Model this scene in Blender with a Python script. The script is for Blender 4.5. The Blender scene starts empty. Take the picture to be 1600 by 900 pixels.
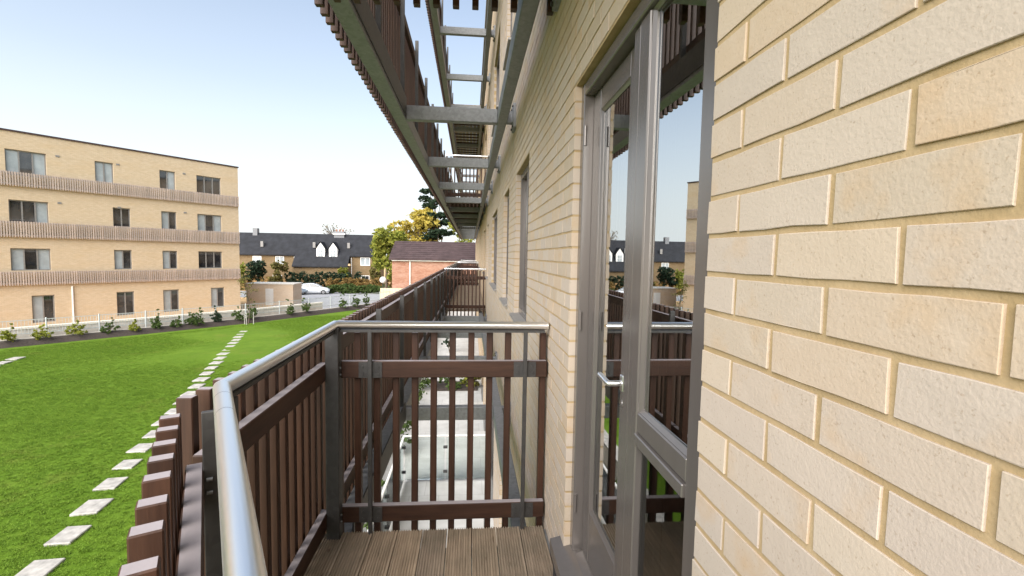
import bpy, math, random
from math import radians, sin, cos, pi, floor, sqrt
from mathutils import Vector, Matrix
random.seed(7)
sc = bpy.context.scene
col = sc.collection
E = 5.0          # height of the eye above the lawn; z values below are measured from the eye

# ------------------------------------------------------------------ camera, sky, sun, exposure
cam_d = bpy.data.cameras.new('camera'); cam = bpy.data.objects.new('camera', cam_d); col.objects.link(cam)
cam_d.sensor_fit = 'HORIZONTAL'; cam_d.sensor_width = 36.0; cam_d.lens = 36.0 * 740 / 1600
cam_d.clip_start = 0.02; cam_d.clip_end = 3000
yaw, pitch, roll = radians(5.05), radians(-3.87), radians(1.02)
fw = Vector((sin(yaw) * cos(pitch), cos(yaw) * cos(pitch), sin(pitch)))
rt = Vector((cos(yaw), -sin(yaw), 0)); up = rt.cross(fw)
r2 = rt * cos(roll) + up * sin(roll); u2 = -rt * sin(roll) + up * cos(roll)
cam.matrix_world = Matrix(((r2.x, u2.x, -fw.x, 0), (r2.y, u2.y, -fw.y, 0), (r2.z, u2.z, -fw.z, E), (0, 0, 0, 1)))
sc.camera = cam

SUN_EL, SUN_AZ = radians(36), radians(-153)      # azimuth from +Y, clockwise
world = bpy.data.worlds.new('World'); sc.world = world; world.use_nodes = True
nt = world.node_tree
sky = nt.nodes.new('ShaderNodeTexSky'); sky.sky_type = 'NISHITA'; sky.sun_disc = False
sky.sun_elevation = SUN_EL; sky.sun_rotation = SUN_AZ
sky.air_density = 1.0; sky.dust_density = 1.0; sky.ozone_density = 1.0
bg = nt.nodes['Background']; bg.inputs['Strength'].default_value = 0.05
# thin bright haze over the blue, thickest at the horizon, the same all round
tcw = nt.nodes.new('ShaderNodeTexCoord'); sx = nt.nodes.new('ShaderNodeSeparateXYZ'); nt.links.new(tcw.outputs['Generated'], sx.inputs[0])
hz = nt.nodes.new('ShaderNodeValToRGB'); cr = hz.color_ramp; nt.links.new(sx.outputs[2], hz.inputs[0])
cr.elements[0].position = 0.0; cr.elements[0].color = (1, 1, 1, 1); cr.elements[1].position = 1.0; cr.elements[1].color = (.12, .12, .12, 1)
for q, v in ((.12, .85), (.30, .45), (.50, .22)): e_ = cr.elements.new(q); e_.color = (v, v, v, 1)
mxw = nt.nodes.new('ShaderNodeMix'); mxw.data_type = 'RGBA'; nt.links.new(hz.outputs[0], mxw.inputs[0]); nt.links.new(sky.outputs[0], mxw.inputs[6])
mxw.inputs[7].default_value = (4.8, 5.05, 5.1, 1)
nt.links.new(mxw.outputs[2], bg.inputs['Color'])
sun_d = bpy.data.lights.new('sun', 'SUN'); sun_d.energy = 2.1; sun_d.angle = radians(75); sun_d.color = (1.0, 0.955, 0.89)
sun = bpy.data.objects.new('sun', sun_d); col.objects.link(sun)
sd = Vector((sin(SUN_AZ) * cos(SUN_EL), cos(SUN_AZ) * cos(SUN_EL), sin(SUN_EL)))
sun.rotation_euler = sd.to_track_quat('Z', 'Y').to_euler()
sc.view_settings.view_transform = 'Standard'; sc.view_settings.look = 'None'
sc.view_settings.exposure = 2.2; sc.view_settings.gamma = 1.0
sc.view_settings.use_curve_mapping = False
sc.render.engine = 'CYCLES'
sc.cycles.max_bounces = 8; sc.cycles.transparent_max_bounces = 12

# ------------------------------------------------------------------ materials
MATS = {}
def ramp(nt, fac, c0, c1, p0=0.0, p1=1.0):
    r = nt.nodes.new('ShaderNodeValToRGB'); r.color_ramp.elements[0].position = p0; r.color_ramp.elements[1].position = p1
    r.color_ramp.elements[0].color = (*c0, 1); r.color_ramp.elements[1].color = (*c1, 1)
    nt.links.new(fac, r.inputs[0]); return r.outputs[0]
def mixc(nt, f, a, b, mode='MIX'):
    m = nt.nodes.new('ShaderNodeMix'); m.data_type = 'RGBA'; m.blend_type = mode
    for s, v in ((m.inputs[0], f), (m.inputs[6], a), (m.inputs[7], b)):
        if hasattr(v, 'node'): nt.links.new(v, s)
        elif isinstance(v, (int, float)): s.default_value = v
        else: s.default_value = (*v, 1)
    return m.outputs[2]
def noise(nt, vec, scale, detail=3, rough=.55):
    n = nt.nodes.new('ShaderNodeTexNoise'); n.inputs['Scale'].default_value = scale
    n.inputs['Detail'].default_value = detail; n.inputs['Roughness'].default_value = rough
    if vec is not None: nt.links.new(vec, n.inputs['Vector'])
    return n.outputs['Fac']
def mapping(nt, vec, scale):
    m = nt.nodes.new('ShaderNodeMapping'); m.inputs['Scale'].default_value = scale; nt.links.new(vec, m.inputs['Vector']); return m.outputs[0]
def coords(nt, kind='Object'):
    return nt.nodes.new('ShaderNodeTexCoord').outputs[kind]
def position(nt): return nt.nodes.new('ShaderNodeNewGeometry').outputs['Position']
def rnd(nt):     # one random number for each object and each loose piece
    a = nt.nodes.new('ShaderNodeNewGeometry').outputs['Random Per Island']; b = nt.nodes.new('ShaderNodeObjectInfo').outputs['Random']
    m = nt.nodes.new('ShaderNodeMath'); m.operation = 'ADD'; nt.links.new(a, m.inputs[0]); nt.links.new(b, m.inputs[1])
    f = nt.nodes.new('ShaderNodeMath'); f.operation = 'FRACT'; nt.links.new(m.outputs[0], f.inputs[0]); return f.outputs[0]
def mmath(nt, op, a, b):
    m = nt.nodes.new('ShaderNodeMath'); m.operation = op
    for s, v in ((m.inputs[0], a), (m.inputs[1], b)):
        if hasattr(v, 'node'): nt.links.new(v, s)
        else: s.default_value = v
    return m.outputs[0]
def offset_by(nt, vec, fac, amount=37.0):
    m = nt.nodes.new('ShaderNodeMath'); m.operation = 'MULTIPLY'; nt.links.new(fac, m.inputs[0]); m.inputs[1].default_value = amount
    a = nt.nodes.new('ShaderNodeVectorMath'); a.operation = 'ADD'; nt.links.new(vec, a.inputs[0]); nt.links.new(m.outputs[0], a.inputs[1]); return a.outputs[0]
def bump(nt, h, strength, dist):
    b = nt.nodes.new('ShaderNodeBump'); b.inputs['Strength'].default_value = strength; b.inputs['Distance'].default_value = dist
    nt.links.new(h, b.inputs['Height']); return b.outputs[0]
def mat(name, build):
    m = bpy.data.materials.new(name); m.use_nodes = True; t = m.node_tree
    p = t.nodes['Principled BSDF']; build(t, p); MATS[name] = m; return m
def setp(t, p, colour=None, rough=None, metal=None, spec=None, normal=None):
    for k, v in (('Base Color', colour), ('Roughness', rough), ('Metallic', metal), ('Specular IOR Level', spec), ('Normal', normal)):
        if v is None: continue
        if hasattr(v, 'node'): t.links.new(v, p.inputs[k])
        elif isinstance(v, tuple): p.inputs[k].default_value = (*v, 1)
        else: p.inputs[k].default_value = v
def plain(name, c, rough=.6, metal=0.0, spec=.5, var=.12, scale=9):
    def b(t, p):
        n = noise(t, position(t), scale, 4)
        setp(t, p, ramp(t, n, tuple(x * (1 - var) for x in c), tuple(min(1, x * (1 + var)) for x in c), .3, .7), rough, metal, spec)
    return mat(name, b)

def b_brick(t, p):
    r = rnd(t); pos = position(t)
    v = offset_by(t, pos, r)
    base = t.nodes.new('ShaderNodeValToRGB'); cr = base.color_ramp
    cr.elements[0].color = (.40, .33, .25, 1); cr.elements[1].color = (.455, .388, .312, 1)
    for q, c in ((.25, (.44, .375, .31)), (.5, (.415, .355, .30)), (.75, (.43, .355, .28)), (.9, (.445, .35, .255))):
        e = cr.elements.new(q); e.color = (*c, 1)
    t.links.new(r, base.inputs[0])
    stain = ramp(t, noise(t, v, 7, 4), (.0, .0, .0), (1, 1, 1), .56, .76)
    c = mixc(t, mmath(t, 'MULTIPLY', stain, .5), base.outputs[0], (.44, .275, .12))
    pale = ramp(t, noise(t, v, 26, 5), (0, 0, 0), (1, 1, 1), .5, .75)
    c = mixc(t, mmath(t, 'MULTIPLY', pale, .25), c, (.50, .43, .36))
    pit = ramp(t, noise(t, v, 190, 2), (1, 1, 1), (.74, .70, .65), .62, .74)
    c = mixc(t, .8, c, pit, 'MULTIPLY')
    h = mixc(t, .25, noise(t, v, 170, 4), noise(t, v, 45, 3))
    setp(t, p, c, .9, 0, .25, bump(t, h, .35, .003))
mat('brick', b_brick)
def b_mortar(t, p):
    pos = position(t)
    c = ramp(t, noise(t, pos, 14, 5), (.325, .235, .122), (.405, .305, .18), .3, .7)
    setp(t, p, c, .95, 0, .2, bump(t, noise(t, pos, 160, 4), .35, .003))
mat('mortar', b_mortar)
def brick_tex(t, c1, c2, cm, axis, cw=.225, ch=.0765):
    pos = position(t)
    s = t.nodes.new('ShaderNodeSeparateXYZ'); t.links.new(pos, s.inputs[0])
    cb = t.nodes.new('ShaderNodeCombineXYZ')
    if axis == 'y': t.links.new(s.outputs[1], cb.inputs[0])
    elif axis == 'x': t.links.new(s.outputs[0], cb.inputs[0])
    else:
        a = mmath(t, 'MULTIPLY', s.outputs[0], axis[0]); b = mmath(t, 'MULTIPLY', s.outputs[1], axis[1])
        t.links.new(mmath(t, 'ADD', a, b), cb.inputs[0])
    t.links.new(s.outputs[2], cb.inputs[1])
    br = t.nodes.new('ShaderNodeTexBrick'); br.inputs['Scale'].default_value = 1; br.inputs['Brick Width'].default_value = cw
    br.inputs['Row Height'].default_value = ch; br.inputs['Mortar Size'].default_value = .006; br.inputs['Bias'].default_value = 0
    br.inputs['Color1'].default_value = (*c1, 1); br.inputs['Color2'].default_value = (*c2, 1); br.inputs['Mortar'].default_value = (*cm, 1)
    t.links.new(cb.outputs[0], br.inputs['Vector'])
    return br, pos
def brick_wall_mat(name, c1, c2, cm, axis, patch):
    def b(t, p):
        br, pos = brick_tex(t, c1, c2, cm, axis)
        n = noise(t, mapping(t, pos, (.5, .5, 1.6)), 1.1, 6, .65)
        c = mixc(t, ramp(t, n, (0, 0, 0), (1, 1, 1), .48, .72), br.outputs['Color'], patch)
        n2 = noise(t, mapping(t, pos, (4, 4, 12)), 1.0, 3)
        c = mixc(t, .5, c, ramp(t, n2, (.78, .76, .74), (1, 1, 1), .3, .65), 'MULTIPLY')
        setp(t, p, c, .9, 0, .25, bump(t, br.outputs['Fac'], -.4, .006))
    return mat(name, b)
brick_wall_mat('brickwork_run', (.50, .39, .27), (.54, .43, .31), (.40, .30, .17), 'y', (.50, .36, .23))
brick_wall_mat('brickwork_block', (.57, .455, .315), (.61, .495, .355), (.50, .40, .27), (.609, .793), (.56, .435, .285))
brick_wall_mat('red_brickwork', (.27, .11, .07), (.37, .19, .13), (.34, .25, .19), 'x', (.42, .27, .21))
brick_wall_mat('tan_brickwork', (.18, .125, .065), (.225, .16, .09), (.22, .165, .105), 'x', (.16, .105, .05))
brick_wall_mat('peach_brickwork', (.64, .50, .37), (.68, .54, .41), (.58, .47, .35), 'x', (.64, .48, .33))

def timber(name, dark, light, top, axis=(1, 1, 1)):
    def b(t, p):
        r = rnd(t); pos = position(t); v = offset_by(t, mapping(t, pos, axis), r, 61.0)
        g = noise(t, v, 24, 5, .6); g2 = noise(t, v, 110, 3)
        c = ramp(t, g, dark, light, .3, .72)
        c = mixc(t, .45, c, ramp(t, g2, (.62, .6, .58), (1, 1, 1), .35, .6), 'MULTIPLY')
        c = mixc(t, .7, c, ramp(t, r, (.70, .68, .66), (1.12, 1.06, 1.0)), 'MULTIPLY')
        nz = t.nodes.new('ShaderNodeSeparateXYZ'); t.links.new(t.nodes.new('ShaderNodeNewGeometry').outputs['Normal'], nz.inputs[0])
        w = ramp(t, nz.outputs[2], (0, 0, 0), (1, 1, 1), .75, .95)       # upper faces: weathered grey, with the light from the sky painted in
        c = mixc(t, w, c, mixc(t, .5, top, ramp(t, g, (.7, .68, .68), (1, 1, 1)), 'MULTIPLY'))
        setp(t, p, c, .55, 0, .35, bump(t, g2, .25, .002))
    return mat(name, b)
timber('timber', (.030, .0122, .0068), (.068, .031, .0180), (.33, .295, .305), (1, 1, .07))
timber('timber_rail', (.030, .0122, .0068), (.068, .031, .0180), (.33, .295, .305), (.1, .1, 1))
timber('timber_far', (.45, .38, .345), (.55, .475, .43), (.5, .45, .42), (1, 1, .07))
def b_deck(t, p):
    r = rnd(t); pos = position(t); v = offset_by(t, mapping(t, pos, (1, .06, 1)), r, 53.0)
    g = noise(t, v, 60, 5, .65)
    c = ramp(t, g, (.22, .175, .128), (.37, .30, .225), .3, .7)
    c = mixc(t, .8, c, ramp(t, r, (.78, .78, .80), (1.1, 1.05, .98)), 'MULTIPLY')
    blot = ramp(t, noise(t, pos, 5, 4), (.80, .80, .78), (1.05, 1.02, 1), .35, .65)
    c = mixc(t, 1.0, c, blot, 'MULTIPLY')
    knot = ramp(t, noise(t, mapping(t, pos, (1, .35, 1)), 17, 2), (1, 1, 1), (.45, .38, .32), .68, .75)
    c = mixc(t, 1.0, c, knot, 'MULTIPLY')
    setp(t, p, c, .75, 0, .3, bump(t, g, .3, .002))
mat('decking', b_deck)
def b_steel(c0, c1, rough, metal):
    def b(t, p):
        pos = position(t)
        vo = t.nodes.new('ShaderNodeTexVoronoi'); vo.inputs['Scale'].default_value = 38; t.links.new(pos, vo.inputs['Vector'])
        n = mixc(t, .5, noise(t, pos, 6, 5), vo.outputs['Color'])
        setp(t, p, ramp(t, n, c0, c1, .25, .75), rough, metal, .5)
    return b
mat('galvanised', b_steel((.150, .157, .165), (.21, .218, .228), .5, .3))
mat('dark_steel', b_steel((.036, .034, .033), (.052, .050, .048), .55, .2))
def b_stainless(t, p):
    pos = position(t)
    n = noise(t, mapping(t, pos, (3, 3, 3)), 30, 4)
    setp(t, p, (.93, .93, .93), ramp(t, n, (.27, .27, .27), (.38, .38, .38)), 1.0, .5)
mat('stainless', b_stainless)
def b_alu(t, p):
    n = noise(t, mapping(t, position(t), (1, 1, .1)), 30, 3)
    setp(t, p, ramp(t, n, (.145, .130, .121), (.178, .160, .150)), .24, .4, .6)
mat('window_frame_paint', b_alu)
plain('gasket', (.03, .03, .032), .6)
def glass(name, ior, tint):
    def b(t, p):
        out = t.nodes['Material Output']; t.nodes.remove(p)
        f = t.nodes.new('ShaderNodeFresnel'); f.inputs['IOR'].default_value = ior
        tr = t.nodes.new('ShaderNodeBsdfTransparent'); tr.inputs[0].default_value = (*tint, 1)
        gl = t.nodes.new('ShaderNodeBsdfGlossy'); gl.inputs['Roughness'].default_value = .0; gl.inputs['Color'].default_value = (.93, .96, .97, 1)
        mx = t.nodes.new('ShaderNodeMixShader'); t.links.new(f.outputs[0], mx.inputs[0]); t.links.new(tr.outputs[0], mx.inputs[1]); t.links.new(gl.outputs[0], mx.inputs[2])
        t.links.new(mx.outputs[0], out.inputs[0])
    return mat(name, b)
glass('door_glass', 13, (.80, .86, .86)); glass('dim_door_glass', 2.0, (.7, .74, .74)); glass('balustrade_glass', 1.5, (.93, .965, .955))
def b_dark_glass(t, p):
    p.inputs['IOR'].default_value = 1.9
    n = noise(t, position(t), .8, 2)
    setp(t, p, ramp(t, n, (.012, .014, .017), (.05, .052, .055), .4, .6), .04, 0, .5)
mat('dark_glass', b_dark_glass)
plain('curtain_glass', (.33, .37, .39), .12, 0, .8, .15, 2)
plain('far_frame', (.22, .21, .20), .5)
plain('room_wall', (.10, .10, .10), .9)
plain('blind', (.30, .36, .38), .9, var=.06)
plain('white_paint', (.78, .77, .74), .5, var=.05)
plain('cream_coping', (.74, .69, .60), .8, var=.1)
plain('render_wall', (.60, .56, .50), .9, var=.12, scale=3)
def b_paving(t, p):
    br, pos = brick_tex(t, (.50, .495, .48), (.54, .535, .52), (.40, .39, .38), 'x', .6, .6)
    s = t.nodes.new('ShaderNodeSeparateXYZ'); t.links.new(pos, s.inputs[0]); cb = t.nodes.new('ShaderNodeCombineXYZ')
    t.links.new(s.outputs[0], cb.inputs[0]); t.links.new(s.outputs[1], cb.inputs[1]); t.links.new(cb.outputs[0], br.inputs['Vector'])
    c = mixc(t, .6, br.outputs['Color'], ramp(t, noise(t, pos, 2.5, 5), (.75, .75, .73), (1.1, 1.1, 1.1), .3, .7), 'MULTIPLY')
    setp(t, p, c, .85, 0, .3)
mat('paving', b_paving)
plain('stone', (.36, .342, .315), .85, var=.3, scale=7)
plain('asphalt', (.30, .30, .31), .9, var=.12, scale=1.5)
plain('yard', (.56, .36, .17), .95, var=.2, scale=.5)
plain('mulch', (.045, .034, .028), .95, var=.45, scale=14)
plain('slate_roof', (.016, .017, .021), .75, 0, .3, .35, 1.4)
plain('tile_roof', (.060, .040, .041), .8, 0, .3, .25, 1.6)
plain('car_white', (.74, .77, .80), .2, 0, .6, .02); plain('car_silver', (.36, .41, .46), .22, .5, .6, .03)
plain('tyre', (.02, .02, .02), .8); plain('rim', (.45, .45, .46), .3, .8)
plain('red_paint', (.45, .05, .03), .5); plain('bark', (.10, .075, .055), .95, var=.35, scale=20)
plain('lamp_globe', (.80, .79, .76), .3, var=.02); plain('lead', (.16, .165, .175), .6)
plain('terracotta', (.28, .13, .08), .8)
plain('pale_soffit', (.45, .48, .48), .6)
def leaf(name, dark, light, hue=None):
    def b(t, p):
        r = rnd(t); n = noise(t, position(t), 1.3, 3)
        f = mixc(t, .5, r, n)
        c = ramp(t, f, dark, light, .28, .72)
        setp(t, p, c, .7, 0, .25)
        p.inputs['Subsurface Weight'].default_value = 0
        tr = t.nodes.new('ShaderNodeBsdfTranslucent'); t.links.new(c, tr.inputs[0])
        mx = t.nodes.new('ShaderNodeMixShader'); mx.inputs[0].default_value = .45
        t.links.new(p.outputs[0], mx.inputs[1]); t.links.new(tr.outputs[0], mx.inputs[2]); t.links.new(mx.outputs[0], t.nodes['Material Output'].inputs[0])
    return mat(name, b)
leaf('leaf_green', (.05, .085, .022), (.14, .20, .06)); leaf('leaf_dark', (.018, .036, .022), (.05, .085, .045))
leaf('leaf_yellow', (.40, .35, .07), (.70, .56, .14)); leaf('leaf_lime', (.15, .19, .03), (.40, .40, .075))
leaf('leaf_olive', (.10, .10, .03), (.26, .22, .07)); leaf('leaf_gold', (.20, .13, .045), (.40, .26, .09)); leaf('leaf_twig', (.22, .20, .15), (.36, .33, .24))
def b_lawn(t, p):
    pos = position(t)
    big = noise(t, pos, .22, 4); mid = noise(t, pos, 1.7, 5, .65); fine = noise(t, pos, 30, 4, .7)
    f = mixc(t, .45, big, mid)
    c = ramp(t, f, (.070, .138, .007), (.120, .200, .016), .36, .64)
    c = mixc(t, .75, c, ramp(t, fine, (.80, .82, .75), (1.1, 1.08, 1.1), .3, .7), 'MULTIPLY')
    c = mixc(t, ramp(t, noise(t, pos, .6, 5, .7), (0, 0, 0), (.45, .45, .45), .56, .74), c, (.17, .17, .035))
    setp(t, p, c, .85, 0, .15, bump(t, fine, .3, .02))
mat('lawn', b_lawn)
def b_blade(t, p):
    r = t.nodes.new('ShaderNodeObjectInfo').outputs['Random']; pos = position(t)
    f = mixc(t, .5, r, noise(t, pos, .5, 5))
    c = ramp(t, f, (.074, .142, .008), (.126, .208, .018), .3, .7)
    c = mixc(t, ramp(t, noise(t, pos, .6, 5, .7), (0, 0, 0), (.45, .45, .45), .56, .74), c, (.18, .18, .04))
    setp(t, p, c, .7, 0, .2)
mat('blade', b_blade)

# ------------------------------------------------------------------ mesh helpers
class MB:
    """Collects polygons (z measured from the eye) and links them as ONE mesh object."""
    def __init__(s): s.v = []; s.f = []; s.m = []; s.cur = 0; s.smooth = False; s.sm = []
    def poly(s, pts):
        i = len(s.v); s.v += [tuple(p) for p in pts]; s.f.append(tuple(range(i, i + len(pts)))); s.m.append(s.cur); s.sm.append(s.smooth)
    def mesh(s, vs, fs, smooth=None):
        i = len(s.v); s.v += [tuple(p) for p in vs]
        for f in fs: s.f.append(tuple(i + k for k in f)); s.m.append(s.cur); s.sm.append(s.smooth if smooth is None else smooth)
    def box(s, x0, x1, y0, y1, z0, z1):
        s.obox(((x0 + x1) / 2, (y0 + y1) / 2, (z0 + z1) / 2), (abs(x1 - x0) / 2, 0, 0), (0, abs(y1 - y0) / 2, 0), (0, 0, abs(z1 - z0) / 2))
    def obox(s, c, a, b, d):
        c, a, b, d = map(Vector, (c, a, b, d)); vs = []
        for k in (-1, 1):
            for j in (-1, 1):
                for i in (-1, 1): vs.append(c + a * i + b * j + d * k)
        s.mesh(vs, [(0, 2, 3, 1), (4, 5, 7, 6), (0, 1, 5, 4), (2, 6, 7, 3), (0, 4, 6, 2), (1, 3, 7, 5)], False)
    def bbox(s, x0, x1, y0, y1, z0, z1, e):
        """box with chamfered edges"""
        cx, cy, cz = (x0 + x1) / 2, (y0 + y1) / 2, (z0 + z1) / 2; hx, hy, hz = (x1 - x0) / 2, (y1 - y0) / 2, (z1 - z0) / 2
        vs = []; idx = {}
        for sx in (-1, 1):
            for sy in (-1, 1):
                for sz in (-1, 1):
                    for ax in range(3):
                        h = [hx - e, hy - e, hz - e]; h[ax] += e
                        idx[(sx, sy, sz, ax)] = len(vs); vs.append((cx + sx * h[0], cy + sy * h[1], cz + sz * h[2]))
        fs = []
        for ax in range(3):
            for sg in (-1, 1):
                q = []
                for (p, r) in ((-1, -1), (1, -1), (1, 1), (-1, 1)):
                    t = [0, 0, 0]; t[ax] = sg; t[(ax + 1) % 3] = p; t[(ax + 2) % 3] = r; q.append(idx[(*t, ax)])
                fs.append(tuple(q if sg > 0 else q[::-1]))
        for ax in range(3):
            b, c = (ax + 1) % 3, (ax + 2) % 3
            for p in (-1, 1):
                for r in (-1, 1):
                    q = []
                    for (k, a) in ((-1, b), (1, b), (1, c), (-1, c)):
                        t = [0, 0, 0]; t[ax] = k; t[b] = p; t[c] = r; q.append(idx[(*t, a)])
                    fs.append(tuple(q if p * r > 0 else q[::-1]))
        for sx in (-1, 1):
            for sy in (-1, 1):
                for sz in (-1, 1):
                    q = [idx[(sx, sy, sz, a)] for a in range(3)]; fs.append(tuple(q if sx * sy * sz > 0 else q[::-1]))
        s.mesh(vs, fs, False)
    def tube(s, pts, rad, n=12, caps=True):
        pts = [Vector(p) for p in pts]; rads = rad if isinstance(rad, (list, tuple)) else [rad] * len(pts)
        rings = []
        for i, p in enumerate(pts):
            d0 = (p - pts[i - 1]).normalized() if i else (pts[1] - p).normalized()
            d1 = (pts[i + 1] - p).normalized() if i < len(pts) - 1 else d0
            tn = (d0 + d1).normalized(); h = Vector((0, 0, 1)) if abs(tn.z) < .95 else Vector((1, 0, 0))
            a = tn.cross(h).normalized(); b = a.cross(tn).normalized(); k = 1 / max(.4, tn.dot(d1))
            rings.append([p + (a * cos(2 * pi * j / n) * k + b * sin(2 * pi * j / n)) * rads[i] for j in range(n)])
        vs = [v for r in rings for v in r]; fs = []
        for i in range(len(pts) - 1):
            for j in range(n): fs.append((i * n + j, i * n + (j + 1) % n, (i + 1) * n + (j + 1) % n, (i + 1) * n + j))
        s.mesh(vs, fs, True)
        if caps: s.poly(rings[0][::-1]); s.poly(rings[-1])
    def prism(s, prof, axis, a, b):
        """extrude a profile of (u, v) pairs: axis 'y' -> u=x, v=z ; axis 'x' -> u=y, v=z ; axis 'z' -> u=x, v=y"""
        f = {'y': lambda u, v, w: (u, w, v), 'x': lambda u, v, w: (w, u, v), 'z': lambda u, v, w: (u, v, w)}[axis]
        n = len(prof); vs = [f(u, v, a) for u, v in prof] + [f(u, v, b) for u, v in prof]
        s.mesh(vs, [(i, (i + 1) % n, n + (i + 1) % n, n + i) for i in range(n)] + [tuple(range(n - 1, -1, -1)), tuple(range(n, 2 * n))], False)
    def data(s, name, mats, origin=(0, 0, 0)):
        me = bpy.data.meshes.new(name); ox, oy, oz = origin
        me.from_pydata([(x - ox, y - oy, z - oz) for x, y, z in s.v], [], s.f)
        for m in (mats if isinstance(mats, (list, tuple)) else [mats]): me.materials.append(MATS[m])
        me.polygons.foreach_set('material_index', s.m); me.polygons.foreach_set('use_smooth', s.sm); me.update(); return me
def tag(o, label=None, cat=None, group=None, kind=None):
    for k, v in (('label', label), ('category', cat), ('group', group), ('kind', kind)):
        if v: o[k] = v
    return o
ORG = {}
def link(o, parent=None):
    col.objects.link(o)
    if parent: o.parent = parent
    return o
def thing(name, loc, label, cat, group=None):
    o = bpy.data.objects.new(name, None); o.empty_display_size = .2; link(o)
    o.location = (loc[0], loc[1], loc[2] + E); ORG[o.name] = Vector(loc); return tag(o, label, cat, group)
def build(mb, name, mats, parent=None, loc=None, kind=None):
    """vertices are given in the place; the object's origin sits at loc (default: parent's origin)"""
    po = ORG[parent.name] if parent else Vector((0, 0, 0))
    org = Vector(loc) if loc is not None else po
    o = bpy.data.objects.new(name, mb.data(name, mats, org)); link(o, parent)
    o.location = (org - po) if parent else (org.x, org.y, org.z + E)
    ORG[o.name] = org
    if kind: o['kind'] = kind
    return o
def inst(name, me, at, parent, rz=0.0):
    o = bpy.data.objects.new(name, me); link(o, parent); o.location = Vector(at) - ORG[parent.name]; o.rotation_euler = (0, 0, rz)
    ORG[o.name] = Vector(at); return o
def copy_tree(o, parent=None):
    c = o.copy(); col.objects.link(c); c.parent = parent
    ORG[c.name] = ORG[o.name]
    for ch in [k for k in o.children]: copy_tree(ch, c)
    return c

WX = .486                      # plane of the brick facade
G = -5.0                       # lawn level
LOW = -5.65                    # car-park level
STOREY = 3.4
DECK = -1.687

# ------------------------------------------------------------------ ground, lawn, paths
EDGE = [(-62, -27), (-40, 3.0), (-31, 14.6), (-23.2, 24.9), (-18.9, 29.8), (-15.1, 34.4), (-12.2, 39.0), (-9.9, 42.9), (-6.0, 50.0)]
def offs(pts, d):
    out = []
    for i, p in enumerate(pts):
        a = Vector(pts[max(0, i - 1)]); b = Vector(pts[min(len(pts) - 1, i + 1)]); t = (b - a).normalized(); n = Vector((-t.y, t.x)); q = Vector(p) + n * d; out.append((q.x, q.y))
    return out
mb = MB(); S = 900
mb.poly([(-S, -S, LOW), (S, -S, LOW), (S, S, LOW), (-S, S, LOW)])
build(mb, 'ground', 'yard', kind='structure')
mb = MB()
for (x0, x1, y0, y1) in ((-20.5, -6, 56, 70.5), (-60, -20.5, 60.5, 70.5), (-6, 2, 44, 49)): mb.poly([(x0, y0, LOW + .004), (x1, y0, LOW + .004), (x1, y1, LOW + .004), (x0, y1, LOW + .004)])
mb.poly([(-20.5, 56, LOW + .004), (-20.5, 45, LOW + .004), (-12.5, 41.5, LOW + .004), (-6, 44, LOW + .004), (-6, 56, LOW + .004)][::-1])
build(mb, 'car_park', 'asphalt', kind='structure')
# lawn sheet with a gentle roll; subdivided strips between the terrace side and the boundary edge
mb = MB(); rows = []
N = 26
for (ex, ey) in EDGE:
    row = []
    for k in range(N + 1):
        f = k / N; x = -2.3 + (ex + 2.3) * f; y = ey
        row.append((x, y, G + .05 * sin(x * .35 + y * .22) * min(1, k / 4) * min(1, (N - k) / 4)))
    rows.append(row)
vs = [p for r in rows for p in r]
fs = [(i * (N + 1) + k, (i + 1) * (N + 1) + k, (i + 1) * (N + 1) + k + 1, i * (N + 1) + k + 1) for i in range(len(EDGE) - 1) for k in range(N)]
mb.mesh(vs, fs, True)
# skirt down to the low ground
for a, b in zip(EDGE[:-1], EDGE[1:]): mb.poly([(a[0], a[1], G), (b[0], b[1], G), (b[0], b[1], LOW - .05), (a[0], a[1], LOW - .05)])
lawn = build(mb, 'lawn', 'lawn', kind='structure')
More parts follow.
